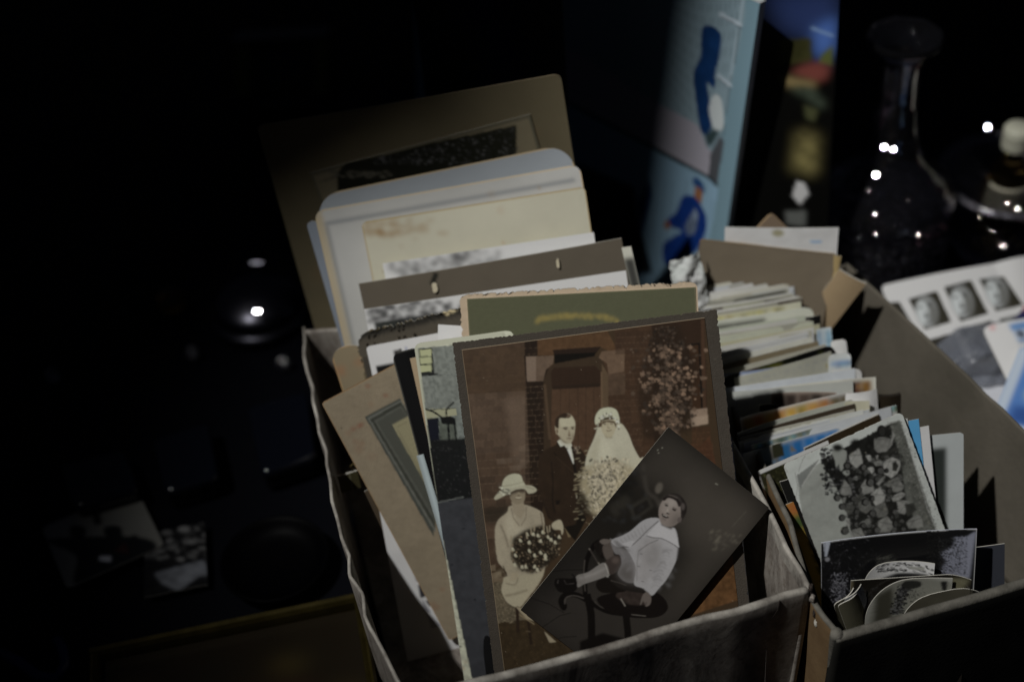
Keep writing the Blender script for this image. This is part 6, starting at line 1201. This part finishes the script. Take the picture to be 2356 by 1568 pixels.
def left_stuff():
    Q = [([(566, 934), (708, 897), (728, 1050), (602, 1092)], 'glossy black case nearest the marbled box, with a shining lower edge'), ([(350, 1010), (480, 968), (505, 1098), (380, 1135)], 'glossy black case between its two neighbours, left of the marbled box'), ([(135, 1070), (285, 1030), (322, 1128), (170, 1170)], 'glossy black case furthest left, above the pale snapshot')]
    for q, lab in Q:
        o = empty('jewellery_case', onz(*np.mean(q, axis=0), 0), lab, 'case', 'glossy black cases on the left')
        P_ = [onz(*p, .018) for p in q]; roundbox('lid', P_, .012, .019, .006, M_GLB, o); roundbox('base', inset_poly([p[:2] for p in P_], .002), .0, .0118, .006, solid('dark_case_base', (.003, .003, .006), .3), o)
    # dark metal lid, domed to catch the highlight, amber bead
    b = onz(600, 722, 0); lathe_o = lathe('domed_lid', prof([(.0, 0), (.036, 0), (.040, .004), (.038, .007), (.036, .008), (.034, .016), (.027, .022), (.016, .027), (.006, .029), (0, .0295)], 7), b, solid('dark_polished_metal', (.09, .09, .11), .30, 1), None, 64)
    glint_disc((592, 716), None, .0011, lathe_o, z=.031, sx=2.4, mat=solid('lid_glint_spot', (.12, .12, .13), .10, 1)); glint_disc((590, 604), None, .0008, lathe_o, z=.012, sx=7, mat=solid('lid_glint_band', (.10, .10, .12), .22, 1))  # discs added and aimed to make the lid's glints, not parts of it
    tag(lathe_o, 'dark polished metal lid with added bright glints, left of the album pages', 'lid')
    b = onz(400, 716, 0); o = lathe('glass_bead', prof([(0, 0), (.008, .003), (.011, .011), (.008, .019), (0, .022)], 6), b, glass('amber_glass', (.8, .4, .06), .02), None, 32); tag(o, 'small amber glass bead left of the dark metal lid', 'bead')
    for i, (x, y, lab) in enumerate([(445, 822, 'tiny glinting glass bead below the amber one'), (655, 845, 'tiny glinting glass bead beside the upper corner of the marbled box'), (125, 872, 'tiny glass bead furthest left in the dark'), (560, 752, 'tiny glass bead just below the dark metal lid')]):
        b = onz(x, y, 0); o = lathe('glass_bead', prof([(0, 0), (.004, .0015), (.0055, .0055), (.004, .0095), (0, .011)], 5), b, M_CUT, None, 24); tag(o, lab, 'bead', 'tiny glass beads on the left')
    # pale snapshot with dark figures, speckled one beside it
    A = onz(96, 1212, .006); B = onz(312, 1120, .006); t = unit(B-A); d = unit(np.cross(t, [0, 0, 1.])); d = d if d[1] < 0 else -d
    c = Card(A, t, d, np.linalg.norm(B-A), .062); k = Canvas(c, 1100, (70, 70, 67), 5); k.map = (0, 736, .5307); k.grain(.04, 20, 2)
    for q in ([(200, 955), (330, 940), (600, 940), (680, 990), (640, 1150), (340, 1150), (330, 1020)], [(310, 890), (370, 900), (360, 950), (310, 940)], [(450, 900), (520, 895), (525, 960), (470, 950)], [(400, 820), (425, 820), (440, 880), (410, 880)], [(540, 960), (590, 930), (600, 1000), (560, 1010)]): k.P(q, (14, 15, 16), soft=4, sm=True)
    for q in ([(490, 1000), (540, 960), (560, 1010)],): k.P(q, (34, 18, 16), soft=3)
    k.P([(430, 1020), (480, 1020), (480, 1045), (430, 1040)], (110, 112, 120), soft=3)
    tag(build_sheet('photograph', c, k.grid(), M_SATIN, .0006, round_=.004), 'pale snapshot with dark silhouettes lying flat on the dark table, far left', 'photograph')
    A = onz(330, 1228, .005); B = onz(470, 1200, .005); t = unit(B-A); d = unit(np.cross(t, [0, 0, 1.])); d = d if d[1] < 0 else -d
    c = Card(A, t, d, np.linalg.norm(B-A), .055); k = Canvas(c, 1000, (12, 12, 13), 5); k.map = (0, 736, .5307); r = k.rng
    for _ in range(90): k.E(r.uniform(620, 900), r.uniform(880, 1040), r.uniform(5, 26), r.uniform(4, 14), (int(r.choice([14, 40, 64, 80])),)*3, soft=3, alpha=.7)
    k.P([(670, 1095), (760, 1070), (880, 1040), (915, 1105), (860, 1110), (770, 1175), (700, 1140)], (66, 68, 72), soft=4, tex=.4)
    tag(build_sheet('photograph', c, k.grid(), M_SATIN, .0006, crumple=.001), 'speckled dark snapshot with a pale patch, right of the one with silhouettes', 'photograph')
    b = onz(640, 1310, 0); o = lathe('glass_dish', prof([(0, 0), (.026, .001), (.034, .008), (.036, .012), (.034, .013), (.024, .006), (0, .004)], 6), b, solid('dull_black_glaze', (.0006, .0006, .001), .5, 0, .05), None, 64); tag(o, 'round black dish between the cases and the gilt frame', 'dish')
    # gilt framed picture lying down
    A = onz(207, 1492, .03); B = onz(838, 1362, .03); t = unit(B-A); d = unit(np.cross(t, [0, 0, 1.])); d = d if d[1] < 0 else -d; w = np.linalg.norm(B-A)
    o = empty('framed_picture', A, 'gilt edged frame around a murky brown painting, lying at the lower left', 'framed picture'); gm = solid('dull_gilt', (.05, .038, .008), .45, .6, .4, (200, .3), ((.09, .07, .02), 80))
    def bar(p, q, wd, nm='frame_bar'):
        v = unit(q-p); s_ = np.cross(v, [0, 0, 1.]); bm = bmesh.new(); pr = [(0, -.028), (0, 0), (wd*.25, .003), (wd*.5, .0015), (wd*.8, .003), (wd, 0), (wd, -.028)]
        a = [bm.verts.new(p+s_*x+np.array([0, 0, z])) for x, z in pr]; b_ = [bm.verts.new(q+s_*x+np.array([0, 0, z])) for x, z in pr]; n = len(pr)
        for i in range(n): bm.faces.new((a[i], a[(i+1) % n], b_[(i+1) % n], b_[i]))
        bm.faces.new(a[::-1]); bm.faces.new(b_); bmesh.ops.recalc_face_normals(bm, faces=bm.faces); me = bpy.data.meshes.new(nm); bm.to_mesh(me); bm.free(); link_mesh(nm, me, gm, o)
    hh = .16; bar(A, B, .006); bar(B-t*.001+d*.0062, B+d*hh, .006); bar(A+d*hh, A+d*.0062, .006)
    c = Card(A+t*.007+d*.007-np.array([0, 0, .006]), t, d, w-.014, hh-.01); k = Canvas(c, 500, (26, 21, 12), 3); k.grain(.3, 40, 3); r = k.rng
    for _ in range(30): k._fill(np.array([(x*k.W, y*k.Hh) for x, y in (lambda a, b: [(a, b), (a+.12, b+.03), (a+.1, b+.09), (a-.02, b+.06)])(r.uniform(0, .9), r.uniform(0, .9))]), [(60, 30, 14), (26, 24, 14), (58, 48, 20), (20, 20, 16)][int(r.integers(4))], .6, 6)
    build_sheet('painting', c, k.grid(), M_GLOSS, .002, parent=o)
    # blue cord and dim items at the back left
    tag(tube('cord', [onz(x, y, .006) for x, y in [(0, 1500), (40, 1520), (90, 1556), (130, 1560), (150, 1530), (146, 1495), (132, 1470)]], .0035, solid('blue_plastic', (.01, .02, .10), .35)), 'blue cord loop in the bottom left corner', 'cord')
    n = unit(np.array([.1, -1, .3])); P0 = onz(620, 240, .02)
    c = leaning((520, 96), .075, (752, 84), .075, 12, .07); k = Canvas(c, 700, (10, 11, 14), 5); k.UP([(.1, .1), (.22, .1), (.16, .75), (.02, .75)], (60, 60, 24), 3); k.UP([(.88, .05), (.99, .05), (.92, .75), (.8, .75)], (60, 60, 24), 3); k.UP([(.3, .2), (.8, .2), (.76, .6), (.25, .6)], (14, 26, 34), 4)
    for i in range(5): k.UP([(.22+i*.11, .86), (.3+i*.11, .85), (.3+i*.11, .9), (.22+i*.11, .91)], (50, 52, 54), 1.5)
    tag(build_sheet('tin', c, k.grid(), M_GLOSS, .03, round_=.004, edge=(.01, .01, .012)), 'dim tin with two yellow stripes in the dark at the back left', 'tin')
    c = leaning((945, -60), .30, (1290, -80), .30, 6, .30); k = Canvas(c, 300, (10, 12, 16), 5); k.UP([(.3, 0), (.5, 0), (.95, .7), (.8, .8)], (12, 22, 44), 6); k.UP([(.7, .6), (.8, .62), (.78, .75)], (70, 36, 14), 5); k.UP([(0, 0), (.04, 0), (.05, 1), (0, 1)], (30, 30, 34), 2)
    tag(build_sheet('picture_book', c, k.grid(), M_SATIN, .01, edge=(.05, .05, .05)), 'barely lit dark book upright at the back, behind the tallest album page', 'book')
left_stuff()
